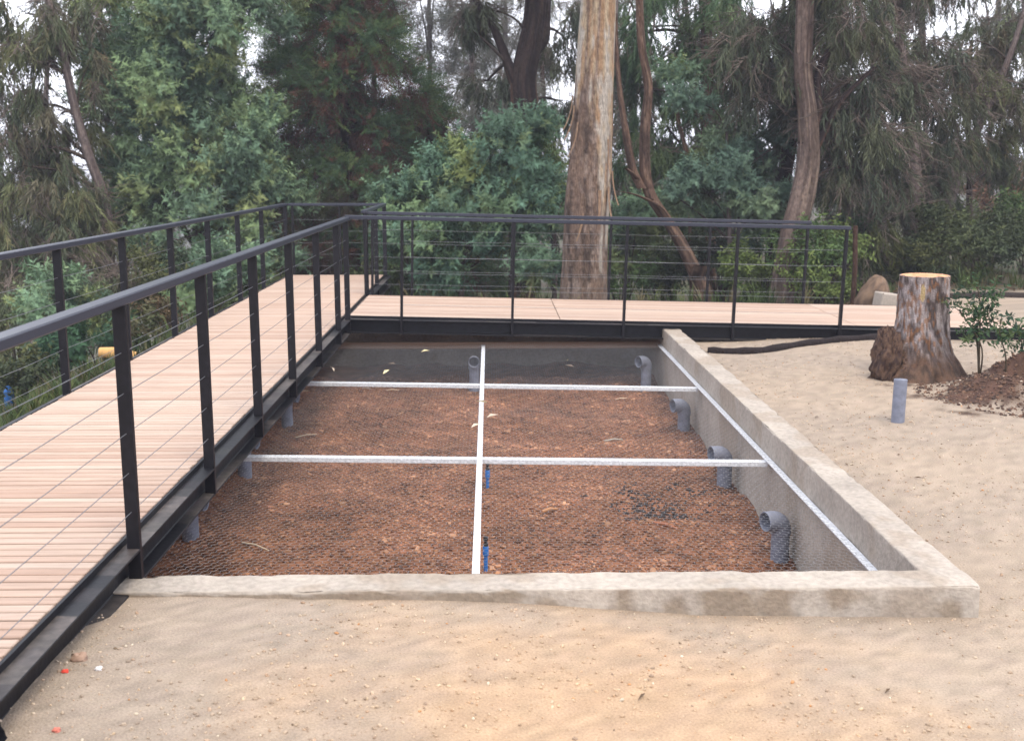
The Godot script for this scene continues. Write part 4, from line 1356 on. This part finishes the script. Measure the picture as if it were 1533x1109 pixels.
	# bluish juvenile gum and the green mass behind the forked tree
	tree("blue_gum_tree", "bluish young gum with soft dense foliage between the forked tree and leaning eucalyptus", GT,
		[[1095, 445, 9, 16.6], [1093, 360, 8, 16.6], [1090, 270, 6, 16.6], [1088, 200, 4, 16.6]],
		"pale", [[1060, 290, 50, 35, 16.5, 0.6, 260], [1120, 270, 45, 40, 16.6, 0.6, 260], [1090, 225, 35, 35, 16.8, 0.5, 150], [1140, 310, 35, 25, 16.4, 0.5, 140], [1020, 300, 30, 25, 16.6, 0.5, 100], [1025, 150, 28, 28, 17.2, 0.4, 80], [1160, 220, 22, 30, 16.6, 0.4, 70]], "wattle", blue, 0.95, 0.1)
	tree("gum_tree", "dense dark green gum with a reddish stem behind the bare forked tree", GT,
		[[1062, 450, 22, 20.5], [1062, 320, 21, 20.5], [1060, 180, 19, 20.5], [1058, 60, 17, 20.5], [1056, -100, 13, 20.5]],
		"red", [[980, 40, 60, 60, 21, 1.0, 320], [1030, 110, 60, 50, 21.2, 1.0, 320], [1090, 40, 60, 60, 20.8, 1.0, 340], [960, 130, 40, 50, 21.2, 0.8, 200], [1000, 190, 60, 45, 21.2, 0.9, 280], [1080, 150, 45, 40, 20.9, 0.8, 200], [960, 230, 45, 40, 21, 0.8, 200], [1040, -60, 130, 60, 21, 1.2, 460], [940, 60, 28, 60, 21.4, 0.7, 150], [1010, 250, 50, 35, 21, 0.7, 200], [930, 300, 40, 40, 20.5, 0.7, 160], [960, 350, 55, 40, 20, 0.7, 220]], "euc", euc_green, 1.05, 0.1)
	tree("sapling_tree", "thin crooked reddish sapling stem before the dense dark green gum", GT,
		[[1036, 440, 8, 17.6], [1034, 330, 8, 17.6], [1030, 240, 7, 17.6], [1016, 180, 6, 17.6], [1010, 120, 5, 17.6]],
		"red", [[1012, 110, 25, 25, 17.6, 0.4, 50], [1055, 215, 22, 22, 17.6, 0.4, 50]], "wattle", wat, 0.9, 0.1)
	# drooping gums on the right
	tree("gum_tree", "grey stemmed gum with hanging dark foliage behind the cut stump", GT,
		[[1362, 425, 24, 17.6], [1364, 350, 22, 17.6], [1370, 270, 19, 17.6], [1362, 180, 16, 17.6], [1350, 80, 13, 17.6], [1345, -60, 10, 17.6]],
		"pale", [[1370, 60, 60, 55, 18, 0.9, 260], [1330, 230, 55, 50, 17.8, 0.8, 240], [1390, 160, 55, 55, 18, 0.8, 260], [1310, 310, 50, 45, 17.6, 0.7, 220], [1380, 260, 50, 45, 18, 0.7, 220], [1340, 370, 45, 35, 17.5, 0.6, 160], [1310, 30, 50, 50, 18, 0.8, 180], [1380, -60, 100, 60, 18, 1.0, 340]], "euc", euc_dark, 1.0, 0.08)
	tree("gum_tree", "slanting gum stem with drooping foliage reaching over the log border", GT,
		[[1392, 430, 22, 18.6], [1402, 370, 21, 18.6], [1422, 300, 18, 18.6], [1442, 240, 15, 18.6], [1475, 170, 12, 18.6], [1510, 90, 9, 18.6], [1540, 0, 7, 18.6]],
		"pale", [[1430, 120, 50, 50, 19, 0.8, 190], [1460, 60, 50, 50, 19, 0.8, 180], [1500, 150, 45, 45, 19, 0.7, 140], [1420, 220, 45, 45, 18.8, 0.7, 180], [1420, 300, 50, 40, 18.6, 0.7, 200], [1520, 50, 45, 60, 19, 0.8, 150], [1440, 350, 55, 35, 18.2, 0.7, 230], [1560, 130, 50, 120, 19, 0.8, 220], [1470, 200, 35, 35, 19, 0.6, 80]], "euc", euc, 1.0, 0.08)
	tree("thin_stem_tree", "thin dark upright stem with a broken prop branch beyond the log border", GT,
		[[1448, 430, 10, 19.6], [1450, 360, 10, 19.6], [1452, 280, 9, 19.6], [1450, 180, 7, 19.6], [1455, 60, 5, 19.6]],
		"dark", [[1470, 90, 50, 40, 19.8, 0.7, 90], [1500, 250, 40, 35, 20, 0.6, 80]], "euc", euc_dark, 1.0, 0.08,
		[[[1452, 345, 7, 19.6], [1472, 375, 7, 19.5], [1492, 398, 6, 19.4]]])
	tree("russet_tree", "russet leaved small tree glimpsed beyond the thin dark stem", GF,
		[[1500, 430, 9, 25.0], [1498, 340, 8, 25.0], [1502, 270, 5, 25.0]],
		"dark", [[1490, 265, 40, 30, 25, 0.8, 130], [1520, 300, 35, 30, 25, 0.8, 120], [1475, 305, 30, 25, 25, 0.7, 70]], "broad", red, 1.2, 0.1)

	# shrubs: [px, py, rx, ry, d, n, kind, palette, label]
	var sh := [
		[1230, 390, 55, 45, 15.4, 330, "broad", lime, "light green shrub between leaning trunk and the railing's end"],
		[1140, 400, 45, 40, 16.0, 240, "broad", lime, "yellowish shrub left of the leaning eucalyptus foot"],
		[1290, 370, 50, 50, 16.6, 280, "euc", olive, "olive shrub behind the rusty fence post"],
		[1460, 390, 70, 40, 16.2, 420, "broad", olive, "dark olive hedge shrub along the log border"],
		[1535, 370, 60, 60, 17.0, 380, "broad", olive, "rounded olive shrub at the far end of the log border"],
		[1490, 340, 60, 40, 18.4, 260, "broad", lime, "paler green shrub above the dark olive hedge"],
		[930, 410, 40, 35, 17.4, 160, "broad", lime, "bright green undergrowth beside the thick peeling trunk"],
		[990, 400, 45, 40, 18.0, 230, "broad", olive, "dark undergrowth beneath the bare forked tree"],
		[1080, 380, 45, 45, 17.6, 230, "broad", olive, "shady shrub at the foot of the bluish young gum"],
		[580, 420, 40, 40, 17.0, 160, "broad", olive, "low shrub beside the inner corner railing"],
		[470, 360, 60, 50, 19.0, 240, "conifer", [Color(0.075, 0.04, 0.028), Color(0.05, 0.03, 0.024), Color(0.045, 0.05, 0.028)], "brown needled thicket behind the dead end railing"],
		[400, 370, 55, 50, 18.0, 280, "wattle", wat, "feathery shrub behind the last bank railing posts"],
		[330, 400, 60, 45, 16.0, 320, "wattle", wat, "feathery green shrub midway along the bank railing"],
		[250, 430, 60, 50, 15.4, 320, "broad", olive, "mixed olive shrub low on the bank"],
		[180, 430, 60, 55, 16.2, 300, "euc", euc, "drooping brownish shrub around the pale leaning gum's foot"],
		[90, 470, 60, 50, 14.6, 320, "wattle", wat, "green feathery shrub near the ochre topped post"],
		[20, 480, 60, 55, 15.0, 300, "euc", euc, "brown green shrub under the drooping gum leaves"],
		[130, 520, 45, 30, 13.0, 220, "wattle", [Color(0.04, 0.085, 0.045), Color(0.03, 0.065, 0.04)], "deep green shrub right behind the ochre topped post"],
		[40, 560, 55, 30, 12.6, 220, "broad", olive, "olive ground shrub beside the fallen log"],
		[220, 490, 45, 25, 13.4, 150, "broad", [Color(0.09, 0.06, 0.035), Color(0.06, 0.06, 0.03), Color(0.05, 0.07, 0.03)], "browning shrub under the boardwalk's bank edge"],
		[300, 450, 45, 28, 14.5, 190, "wattle", wat, "small feathery shrub under the boardwalk's bank edge"],
		[370, 430, 40, 25, 16.5, 140, "broad", lime, "fresh green shrub under the last bank posts"],
		[0, 370, 80, 60, 23.0, 420, "broad", olive, "dense far thicket behind the drooping gum"],
		[110, 385, 70, 50, 24.0, 380, "broad", euc_green, "dense far thicket around the pale leaning gum"],
		[230, 380, 80, 55, 24.5, 420, "broad", olive, "dense far thicket behind the tall wattle's stem"],
		[940, 350, 55, 60, 19.0, 380, "wattle", wat, "green wattle scrub just past the peeling trunk"],
		[1010, 345, 55, 50, 19.4, 360, "wattle", wat, "green wattle scrub seen through the crooked fork"],
		[1085, 345, 55, 45, 18.6, 340, "wattle", blue, "bluish wattle scrub under the bluish young gum"],
		[1150, 350, 40, 50, 18.4, 260, "broad", lime, "fresh green scrub behind the dark twin stem"],
		[1250, 330, 50, 50, 17.8, 300, "broad", euc_green, "deep green scrub behind the railing's end post"],
		[1330, 400, 50, 35, 16.8, 240, "broad", olive, "olive scrub directly behind the boulder"],
		[1400, 370, 55, 45, 17.0, 300, "broad", olive, "shaded scrub at the foot of the slanting gum"],
		[860, 400, 45, 40, 16.6, 200, "wattle", wat, "wattle seedling thicket left of the peeling trunk"]]
	for s in sh:
		var p := pix(s[0], s[1], s[4])
		var called := "shrub"
		var base := Vector3(p.x, gy(p.x, p.z), p.z)
		var t := thing(called, base, s[8], "shrub", GB)
		var tr := Acc.new()
		for k in 5:
			var a := TAU * k / 5.0
			tube(tr, [Vector3(0, -0.1, 0), Vector3(cos(a) * 0.1, (p.y - base.y) * 0.5, sin(a) * 0.1), Vector3(cos(a) * 0.3, p.y - base.y, sin(a) * 0.3)], [0.02, 0.014, 0.006], 5, Color(0.08, 0.06, 0.045), false)
		put(tr.mesh(M.bark), "stems", t)
		crown_lobes(t, [[s[0], s[1], s[2], s[3], s[4], 0.6, s[5]]], s[6], s[7], [base + Vector3(0, 0.1, 0)], [0.02], M.bark, 0.95)

	# wood farther back: single trees, each with its own stem and crown
	rng.seed = 950
	var far := [[60, 30, 1], [150, 34, 0], [250, 31, 1], [320, 40, 0], [540, 36, 2], [570, 31, 1], [650, 34, 3], [710, 30, 3], [760, 38, 3], [830, 31, 0], [900, 28, 1], [980, 33, 2], [1060, 30, 1], [1150, 34, 2], [1240, 28, 1], [1310, 32, 0], [1390, 27, 1], [1470, 33, 0], [1550, 29, 1]]
	var words := ["olive", "dusky", "dark green", "grey wispy"]
	var places := ["behind the hanging leaves of the slender gum", "showing between slender gum and tall wattle", "behind the tall grey-green wattle", "at the tall wattle's edge before bright sky", "behind the broad dark conifer", "between the broad and the narrow conifer", "right of the narrow conifer tip", "left of the dark forked trunk", "directly behind the dark forked trunk", "between dark forked trunk and peeling trunk", "just past the thick peeling trunk", "behind the bare forked tree's limbs", "behind the reddish stem of the dense gum", "behind the dark twin stem", "behind the leaning eucalyptus crown", "right of the leaning eucalyptus crown", "behind the grey stemmed gum", "behind the thin dark upright stem", "beyond the far end of the log border"]
	var k := 0
	for f in far:
		var d: float = f[1]
		var pal: Array = [euc, euc_dark, euc_green, grey][f[2]]
		var lob := []
		var bx: float = f[0]
		var lean := rng.randf_range(-40, 40)
		var nl := 9
		for j in nl:
			lob.append([bx + lean * j / nl + gauss() * 45, 420 - j * 60 + gauss() * 20, rng.randf_range(32, 55), rng.randf_range(26, 42), d + gauss() * 0.8, 1.1, 85 if f[2] != 3 else 200])
		tree("background_tree", "%s background gum %s" % [words[f[2]], places[k]], "gums deep in the wood",
			[[bx, 380, 9, d], [bx + lean * 0.3, 250, 8, d], [bx + lean * 0.7, 100, 7, d], [bx + lean, -80, 5, d]],
			"pale" if f[2] % 2 else "dark", lob, "twig" if f[2] == 3 else "euc", pal, 1.5, 0.08, [], 18)
		k += 1

func make_undergrowth() -> void:
	rng.seed = 1000
	for v in 2:
		var xf := []
		var cols := PackedColorArray()
		while xf.size() < 2600:
			var x := rng.randf_range(-9.0, 7.5)
			var z := rng.randf_range(-21.0, -5.0)
			if x > -3.05 and z > -15.1 and (x < -1.1 or z > -12.8):
				continue
			if x > 3.8 and z > -14.9:
				continue
			if x > -1.0 and rng.randf() < 0.75:
				continue
			if nz.get_noise_2d(x * 0.5 + v * 60, z * 0.5) < -0.05:
				continue
			xf.append(Transform3D(basis_y(Vector3(gauss() * 0.2, 1, gauss() * 0.2), rng.randf() * TAU).scaled(Vector3.ONE * rng.randf_range(0.6, 1.3)), Vector3(x, gy(x, z) - 0.01, z)))
			cols.append([Color(0.05, 0.075, 0.025), Color(0.07, 0.085, 0.028), Color(0.04, 0.06, 0.025), Color(0.10, 0.085, 0.045)][rng.randi() % 4] * rng.randf_range(0.7, 1.3))
		var g := multi(L["grass%d" % v], "undergrowth", xf, cols)
		tag(g, ["thin green grass tufts on the bank and forest floor", "yellowing grass tufts among the fallen leaves of the bank"][v], "grass", "", "stuff")

# ---------------------------------------------------------------- stump, plants and odds and ends
func make_stump() -> void:
	rng.seed = 1100
	var c := on_level(1381, 560, 0.03)
	c.z = -8.75
	c.x = pix(1379, 500, 8.75).x
	var base := Vector3(c.x, 0.0, c.z)
	var top := pix(1381, 412, 8.75).y
	var t := thing("tree_stump", base, "sawn tree stump with flared roots and fresh orange cut top", "stump")
	var P := PackedVector3Array()
	var C := PackedColorArray()
	var nr := 120
	var nc := 168
	for r in nr:
		var f := r / float(nr - 1)
		var y := lerpf(-0.12, top, f)
		for q in nc:
			var a := TAU * q / nc
			var dir := Vector3(cos(a), 0, sin(a))
			var rad := 0.188 + 0.015 * (1.0 - f)
			rad += 0.10 * pow(maxf(0.0, 1.0 - (y + 0.02) / 0.55), 2.0)
			# root flares
			var fl := pow(maxf(0.0, 1.0 - y / 0.36), 2.2)
			rad += fl * (0.13 * pow(maxf(0.0, cos(a - 2.75)), 3.0) + 0.05 * pow(maxf(0.0, cos(a - 0.15)), 3.0) + 0.12 * pow(maxf(0.0, cos(a - 1.5)), 4.0))
			var p0 := dir * 0.3 + Vector3(0, y, 0)
			rad += 0.006 * nz.get_noise_3d(cos(a) * 14.0, y * 9.0, sin(a) * 14.0) + 0.004 * nz.get_noise_3d(cos(a) * 30.0, y * 16.0, sin(a) * 30.0)
			rad *= 1.0 + 0.05 * n3(p0, 3.2) + 0.045 * nz.get_noise_3d(cos(a) * 5, y * 2.0, sin(a) * 5) * (1.0 + 1.6 * fl) + 0.10 * fl * n3(p0, 7.0)
			P.append(dir * rad + Vector3(0.02 * (1.0 - f), y + (0.008 * n3(dir, 2.0) if r == nr - 1 else 0.0), 0))
			var s := nz.get_noise_3d(cos(a) * 2.6, y * 5.0, sin(a) * 2.6)
			var s2 := nz.get_noise_3d(cos(a) * 6.0 + 4, y * 11.0, sin(a) * 6.0)
			var col := Color(0.285, 0.240, 0.235).lerp(Color(0.115, 0.088, 0.082), sstep(-0.05, 0.3, s + 0.4 * s2))
			col = col.lerp(Color(0.40, 0.345, 0.335), sstep(0.15, 0.4, -s + 0.4 * s2))
			col = col.lerp(Color(0.26, 0.12, 0.055), 0.7 * sstep(0.2, 0.42, s2 + 0.35 * n3(p0, 2.0) - 0.25 * (y - 0.2)))
			var s4 := nz.get_noise_3d(cos(a) * 15.0 + 4, y * 11.0, sin(a) * 15.0)
			col = col * (1.0 + 0.55 * s4)
			# clay and torn bark round the roots
			col = col.lerp(Color(0.15, 0.090, 0.062).lerp(Color(0.08, 0.052, 0.040), clampf(0.5 + 2.0 * s2, 0, 1)), sstep(0.32, 0.12, y + 0.12 * s))
			var lz := Vector2((a - 1.98) / 0.10, (y - 0.70) / 0.07).length()
			if lz < 1.0:
				col = Color(0.50, 0.37, 0.19)
			C.append(col)
	var acc := Acc.new()
	acc.grid(P, C, nr, nc, true, true)
	put(acc.mesh(M.stump_bark), "trunk", t)
	# cut face with growth rings
	var tp := PackedVector3Array()
	var tc := PackedColorArray()
	var rings := 26
	for r in rings:
		var f := r / float(rings - 1)
		for q in nc:
			var e: Vector3 = P[(nr - 1) * nc + q]
			var m := Vector3(0, top + 0.004, 0)
			tp.append(m.lerp(Vector3(e.x, top + 0.002 - (0.003 if r == rings - 1 else 0.0), e.z), f))
			var w := 0.5 + 0.5 * sin(f * 60.0 + 2.0 * n3(e, 3.0))
			var col := Color(0.50, 0.24, 0.115).lerp(Color(0.55, 0.31, 0.18), w).lerp(Color(0.42, 0.18, 0.08), sstep(0.1, 0.4, n3(e * f, 6.0)))
			if f > 0.955:
				col = Color(0.34, 0.24, 0.18)
			tc.append(col)
	var acc2 := Acc.new()
	acc2.grid(tp, tc, rings, nc, true, false)
	put(acc2.mesh(M.plain_wood), "cut_top", t)
	# torn root lump on one side
	for lump in [[1327, 538, 0.115, 0.22, "root"], [1354, 554, 0.10, 0.12, "root"]]:
		var lc := pix(lump[0], lump[1], 8.62) - base
		var lp := PackedVector3Array()
		var lcx := PackedColorArray()
		for r in 40:
			var th := PI * (r + 0.03) / 39.06
			for q in 48:
				var a := TAU * q / 48.0
				var d := Vector3(sin(th) * cos(a), cos(th), sin(th) * sin(a))
				var k := 1.0 + 0.25 * n3(d + base, 1.0) + 0.16 * n3(Vector3(d.x * 2.2, d.y * 0.7, d.z * 2.2), 2.0) + 0.06 * n3(d, 9.0)
				lp.append(lc + d * Vector3(lump[2], lump[3], lump[2]) * k)
				lcx.append(Color(0.15, 0.092, 0.066).lerp(Color(0.055, 0.034, 0.028), clampf(0.5 + 1.8 * n3(Vector3(d.x * 2.0, d.y * 0.6, d.z * 2.0), 4.5), 0, 1)))
		var a3 := Acc.new()
		a3.grid(lp, lcx, 40, 48, true)
		put(a3.mesh(M.stump_bark), lump[4], t)

func young_plant(px: float, py: float, d: float, stems: Array, n: int, label: String) -> void:
	var p := pix(px, py, d)
	var base := Vector3(p.x, gy(p.x, p.z), p.z)
	var t := thing("young_plant", base, label, "plant", "young plants beside the stump")
	var xf := [[], []]
	var bc := [PackedColorArray(), PackedColorArray()]
	for s in stems:
		var pts := [Vector3(0, -0.03, 0)]
		for q in s:
			var w := pix(q[0], q[1], d)
			pts.append(w - base + Vector3(0, 0, gauss() * 0.05))
		var cp := curve(pts, 5)
		var rr := []
		for k in cp.size():
			rr.append(lerpf(0.007, 0.002, k / float(cp.size() - 1)))
		var a := Acc.new()
		tube(a, cp, rr, 6, Color(0.10, 0.075, 0.05), false)
		put(a.mesh(M.bark), "stem", t)
		for k in n:
			var u := rng.randf_range(0.4, 1.0)
			var q2: Vector3 = cp[int(u * (cp.size() - 1))]
			var w2 := rng.randi() % 2
			xf[w2].append(spray_xf("broad", q2 + Vector3(gauss(), gauss() * 0.6, gauss()) * 0.05, unit(), rng.randf_range(0.45, 0.85)))
			bc[w2].append([Color(0.035, 0.070, 0.035), Color(0.05, 0.085, 0.04), Color(0.03, 0.055, 0.035), Color(0.07, 0.10, 0.04)][rng.randi() % 4] * rng.randf_range(0.8, 1.2))
	for w3 in 2:
		multi(L["broad%d" % w3], "foliage", xf[w3], bc[w3], t).set_meta("kind", "stuff")

func make_details() -> void:
	rng.seed = 1200
	young_plant(1468, 548, 8.4, [[[1468, 500], [1466, 450], [1462, 420]], [[1466, 520], [1450, 480], [1432, 462], [1418, 458]], [[1470, 500], [1480, 470], [1495, 455]], [[1464, 510], [1452, 500], [1440, 490]]], 13, "leafy green sapling with spreading branches behind the soil heap")
	young_plant(1505, 568, 8.1, [[[1503, 530], [1500, 500], [1498, 470]]], 12, "slim upright seedling at the edge of the soil heap")
	young_plant(1530, 540, 8.3, [[[1530, 515], [1522, 490]], [[1532, 520], [1540, 500]]], 6, "sparse low seedling at the far rim of the soil heap")
	# boulder and the concrete block that leans on it
	var b := pix(1306, 452, 13.6)
	var bt := thing("boulder", Vector3(b.x, gy(b.x, b.z), b.z), "tan pointed boulder beside the end of the crossing walk", "boulder")
	var P := PackedVector3Array()
	var C := PackedColorArray()
	for r in 26:
		var th := PI * (r + 0.02) / 25.04
		for q in 32:
			var a := TAU * q / 32.0
			var d := Vector3(sin(th) * cos(a), cos(th), sin(th) * sin(a))
			var k := 1.0 + 0.10 * n3(d + b, 0.7) + 0.05 * n3(d, 2.5)
			P.append(d * Vector3(0.215 - 0.07 * maxf(0, d.y), 0.33, 0.24) * k + Vector3(0.05 * d.y, 0.05, 0))
			C.append(Color(0.20, 0.135, 0.092).lerp(Color(0.11, 0.075, 0.055), clampf(0.5 + 1.6 * n3(d + b, 2.6), 0, 1)))
	var acc := Acc.new()
	acc.grid(P, C, 26, 32, true)
	put(acc.mesh(M.concrete), "rock", bt)
	var bb := pix(1326, 452, 13.3)
	acc = Acc.new()
	cbox(acc, Vector3(-0.13, -0.1, -0.09), Vector3(0.13, 0.16, 0.09), 0.012, Color(0.38, 0.33, 0.29))
	var o := put(acc.mesh(M.concrete), "concrete_block", null, Vector3(bb.x, gy(bb.x, bb.z), bb.z))
	o.rotation = Vector3(0.05, 0.3, -0.12)
	tag(o, "pale concrete block leaning against the tan boulder", "block")
	# dark log border across the back of the sandy yard
	var la := pix(1336, 441, 14.4)
	var lb := pix(1760, 465, 13.4)
	la.y = gy(la.x, la.z) + 0.06
	lb.y = gy(lb.x, lb.z) + 0.06
	acc = Acc.new()
	var pts := []
	var rr := []
	for k in 14:
		var f := k / 13.0
		pts.append((la.lerp(lb, f) - la) + Vector3(0, 0.012 * sin(k * 1.7), 0.01 * cos(k * 2.1)))
		rr.append(0.075 + 0.006 * sin(k * 2.3))
	tube(acc, pts, rr, 14, Color(0.045, 0.033, 0.03))
	o = put(acc.mesh(M.bark), "log_border", null, la)
	tag(o, "long dark log lying as border between sandy yard and shrubs", "log")
	# rusty fence post
	var f1 := pix(1277, 445, 14.0)
	var f2 := pix(1281, 338, 14.0)
	acc = Acc.new()
	var g := gy(f1.x, f1.z)
	tube(acc, [Vector3(0, -0.2, 0), Vector3(0.01, 0.5, 0), Vector3(f2.x - f1.x, f2.y - g, 0)], [0.032, 0.031, 0.030], 10, Color(0.075, 0.04, 0.03))
	o = put(acc.mesh(M.bark), "fence_post", null, Vector3(f1.x, g, f1.z))
	tag(o, "thin rusty brown post standing past the railing's end", "post")
	# log coloured near black to include the shade under the crossing walk
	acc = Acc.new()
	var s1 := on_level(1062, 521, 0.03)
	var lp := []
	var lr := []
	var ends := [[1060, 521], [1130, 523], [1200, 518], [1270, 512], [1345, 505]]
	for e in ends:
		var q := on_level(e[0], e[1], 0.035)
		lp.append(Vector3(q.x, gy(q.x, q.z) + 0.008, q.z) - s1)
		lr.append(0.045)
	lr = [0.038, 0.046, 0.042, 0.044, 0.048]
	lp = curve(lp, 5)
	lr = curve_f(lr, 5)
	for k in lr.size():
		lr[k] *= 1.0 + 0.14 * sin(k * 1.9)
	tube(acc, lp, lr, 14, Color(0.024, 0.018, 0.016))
	o = put(acc.mesh(M.bark), "log_with_shade", null, s1)
	tag(o, "dark log below the crossing walk with the shade there put into its colour", "log")
	# ochre topped post on the bank
	var w := pix(173, 531, 11.2)
	var wt := thing("wooden_post", Vector3(w.x, gy(w.x, w.z), w.z), "short pale post with an ochre wooden cap beyond the bank railing", "post")
	acc = Acc.new()
	var hh := w.y - wt.position.y
	tube(acc, [Vector3(0.07, -0.1, 0), Vector3(0.07, hh - 0.03, 0)], [0.06, 0.06], 16, Color(0.55, 0.56, 0.62))
	put(acc.mesh(M.plain_wood), "shaft", wt)
	acc = Acc.new()
	tube(acc, [Vector3(-0.16, hh + 0.025, 0), Vector3(0.0, hh + 0.02, 0.0), Vector3(0.20, hh - 0.025, 0)], [0.052, 0.06, 0.055], 14, Color(0.50, 0.29, 0.11))
	put(acc.mesh(M.plain_wood), "cap", wt)
	# fallen branches on the bank and the blue container
	var i := 0
	for s in [[[42, 500], [58, 530], [70, 552], [72, 575], 13.4, 0.035, "grey dead branch slanting down the bank"], [[52, 584], [66, 586], [82, 582], [98, 584], 12.2, 0.035, "short grey log lying on the bank below the railing"]]:
		acc = Acc.new()
		var d: float = s[4]
		var o0 := pix(s[0][0], s[0][1], d)
		var q := []
		for j in 4:
			q.append(pix(s[j][0], s[j][1], d) - o0)
		tube(acc, curve(q, 4), curve_f([s[5] * 0.7, s[5], s[5], s[5] * 0.8], 4), 9, Color(0.19, 0.155, 0.14))
		o = put(acc.mesh(M.bark), "dead_branch", null, o0)
		tag(o, s[6], "branch")
		i += 1
	var bp := pix(13, 596, 12.4)
	var ct := thing("blue_container", Vector3(bp.x, gy(bp.x, bp.z), bp.z), "small blue container half hidden in undergrowth on the bank", "container")
	var up := maxf(0.2, pix(13, 578, 12.4).y - ct.position.y)
	acc = Acc.new()
	tube(acc, [Vector3(0, 0, 0), Vector3(0, 0.01, 0), Vector3(0, up * 0.85, 0), Vector3(0, up * 0.95, 0)], [0.05, 0.055, 0.055, 0.03], 14)
	put(acc.mesh(M.blue_plastic), "body", ct)
	acc = Acc.new()
	tube(acc, [Vector3(0, up * 0.95, 0), Vector3(0, up, 0)], [0.024, 0.024], 10)
	put(acc.mesh(M.blue_plastic), "lid", ct)

func _ready() -> void:
	# --- camera
	var y := deg_to_rad(YAW)
	var p := deg_to_rad(PITCH)
	cam_f = Vector3(sin(y) * cos(p), -sin(p), -cos(y) * cos(p))
	cam_r = Vector3(cos(y), 0, sin(y))
	cam_u = cam_r.cross(cam_f)
	var cam := Camera3D.new()
	cam.name = "camera"
	add_child(cam)
	cam.position = EYE
	cam.basis = Basis(cam_r, cam_u, -cam_f)
	cam.fov = 36.94
	cam.far = 900.0
	var lens := CameraAttributesPhysical.new()
	lens.frustum_focal_length = 38.0
	lens.frustum_focus_distance = 5.6
	lens.exposure_aperture = 4.5
	lens.frustum_far = 900.0
	cam.attributes = lens
	cam.fov = 36.94
	cam.far = 900.0
	cam.current = true
	# --- overcast sky, soft sun, exposure
	var sky_mat := ProceduralSkyMaterial.new()
	sky_mat.sky_top_color = Color(0.91, 0.925, 0.97)
	sky_mat.sky_horizon_color = Color(0.93, 0.94, 0.975)
	sky_mat.sky_curve = 0.2
	sky_mat.ground_bottom_color = Color(0.35, 0.32, 0.30)
	sky_mat.ground_horizon_color = Color(0.60, 0.60, 0.60)
	sky_mat.sun_angle_max = 0.0
	var sky := Sky.new()
	sky.sky_material = sky_mat
	var env := Environment.new()
	env.background_mode = Environment.BG_SKY
	env.sky = sky
	env.background_energy_multiplier = 1.0
	env.tonemap_mode = Environment.TONE_MAPPER_LINEAR
	env.tonemap_exposure = 2.9
	env.sdfgi_enabled = true
	env.ssao_enabled = true
	env.ssil_enabled = true
	env.fog_enabled = true
	env.fog_density = 0.0015
	env.fog_light_color = Color(0.78, 0.79, 0.86)
	var we := WorldEnvironment.new()
	we.name = "environment"
	we.environment = env
	add_child(we)
	var sun := DirectionalLight3D.new()
	sun.name = "sun"
	add_child(sun)
	sun.light_energy = 0.35
	sun.light_color = Color(1.0, 0.96, 0.90)
	sun.light_angular_distance = 25.0
	sun.shadow_enabled = true
	sun.rotation_degrees = Vector3(-62, 25, 0)

	nz.seed = 4
	nz.frequency = 1.0
	nz.noise_type = FastNoiseLite.TYPE_SIMPLEX_SMOOTH
	nz.fractal_type = FastNoiseLite.FRACTAL_NONE
	make_materials()
	make_sprays()
	make_ground()
	make_basin()
	make_boardwalk()
	make_trees()
	make_stump()
	make_frame()
	make_pipes()
	make_details()
	make_undergrowth()
	make_gravel()
	make_litter()
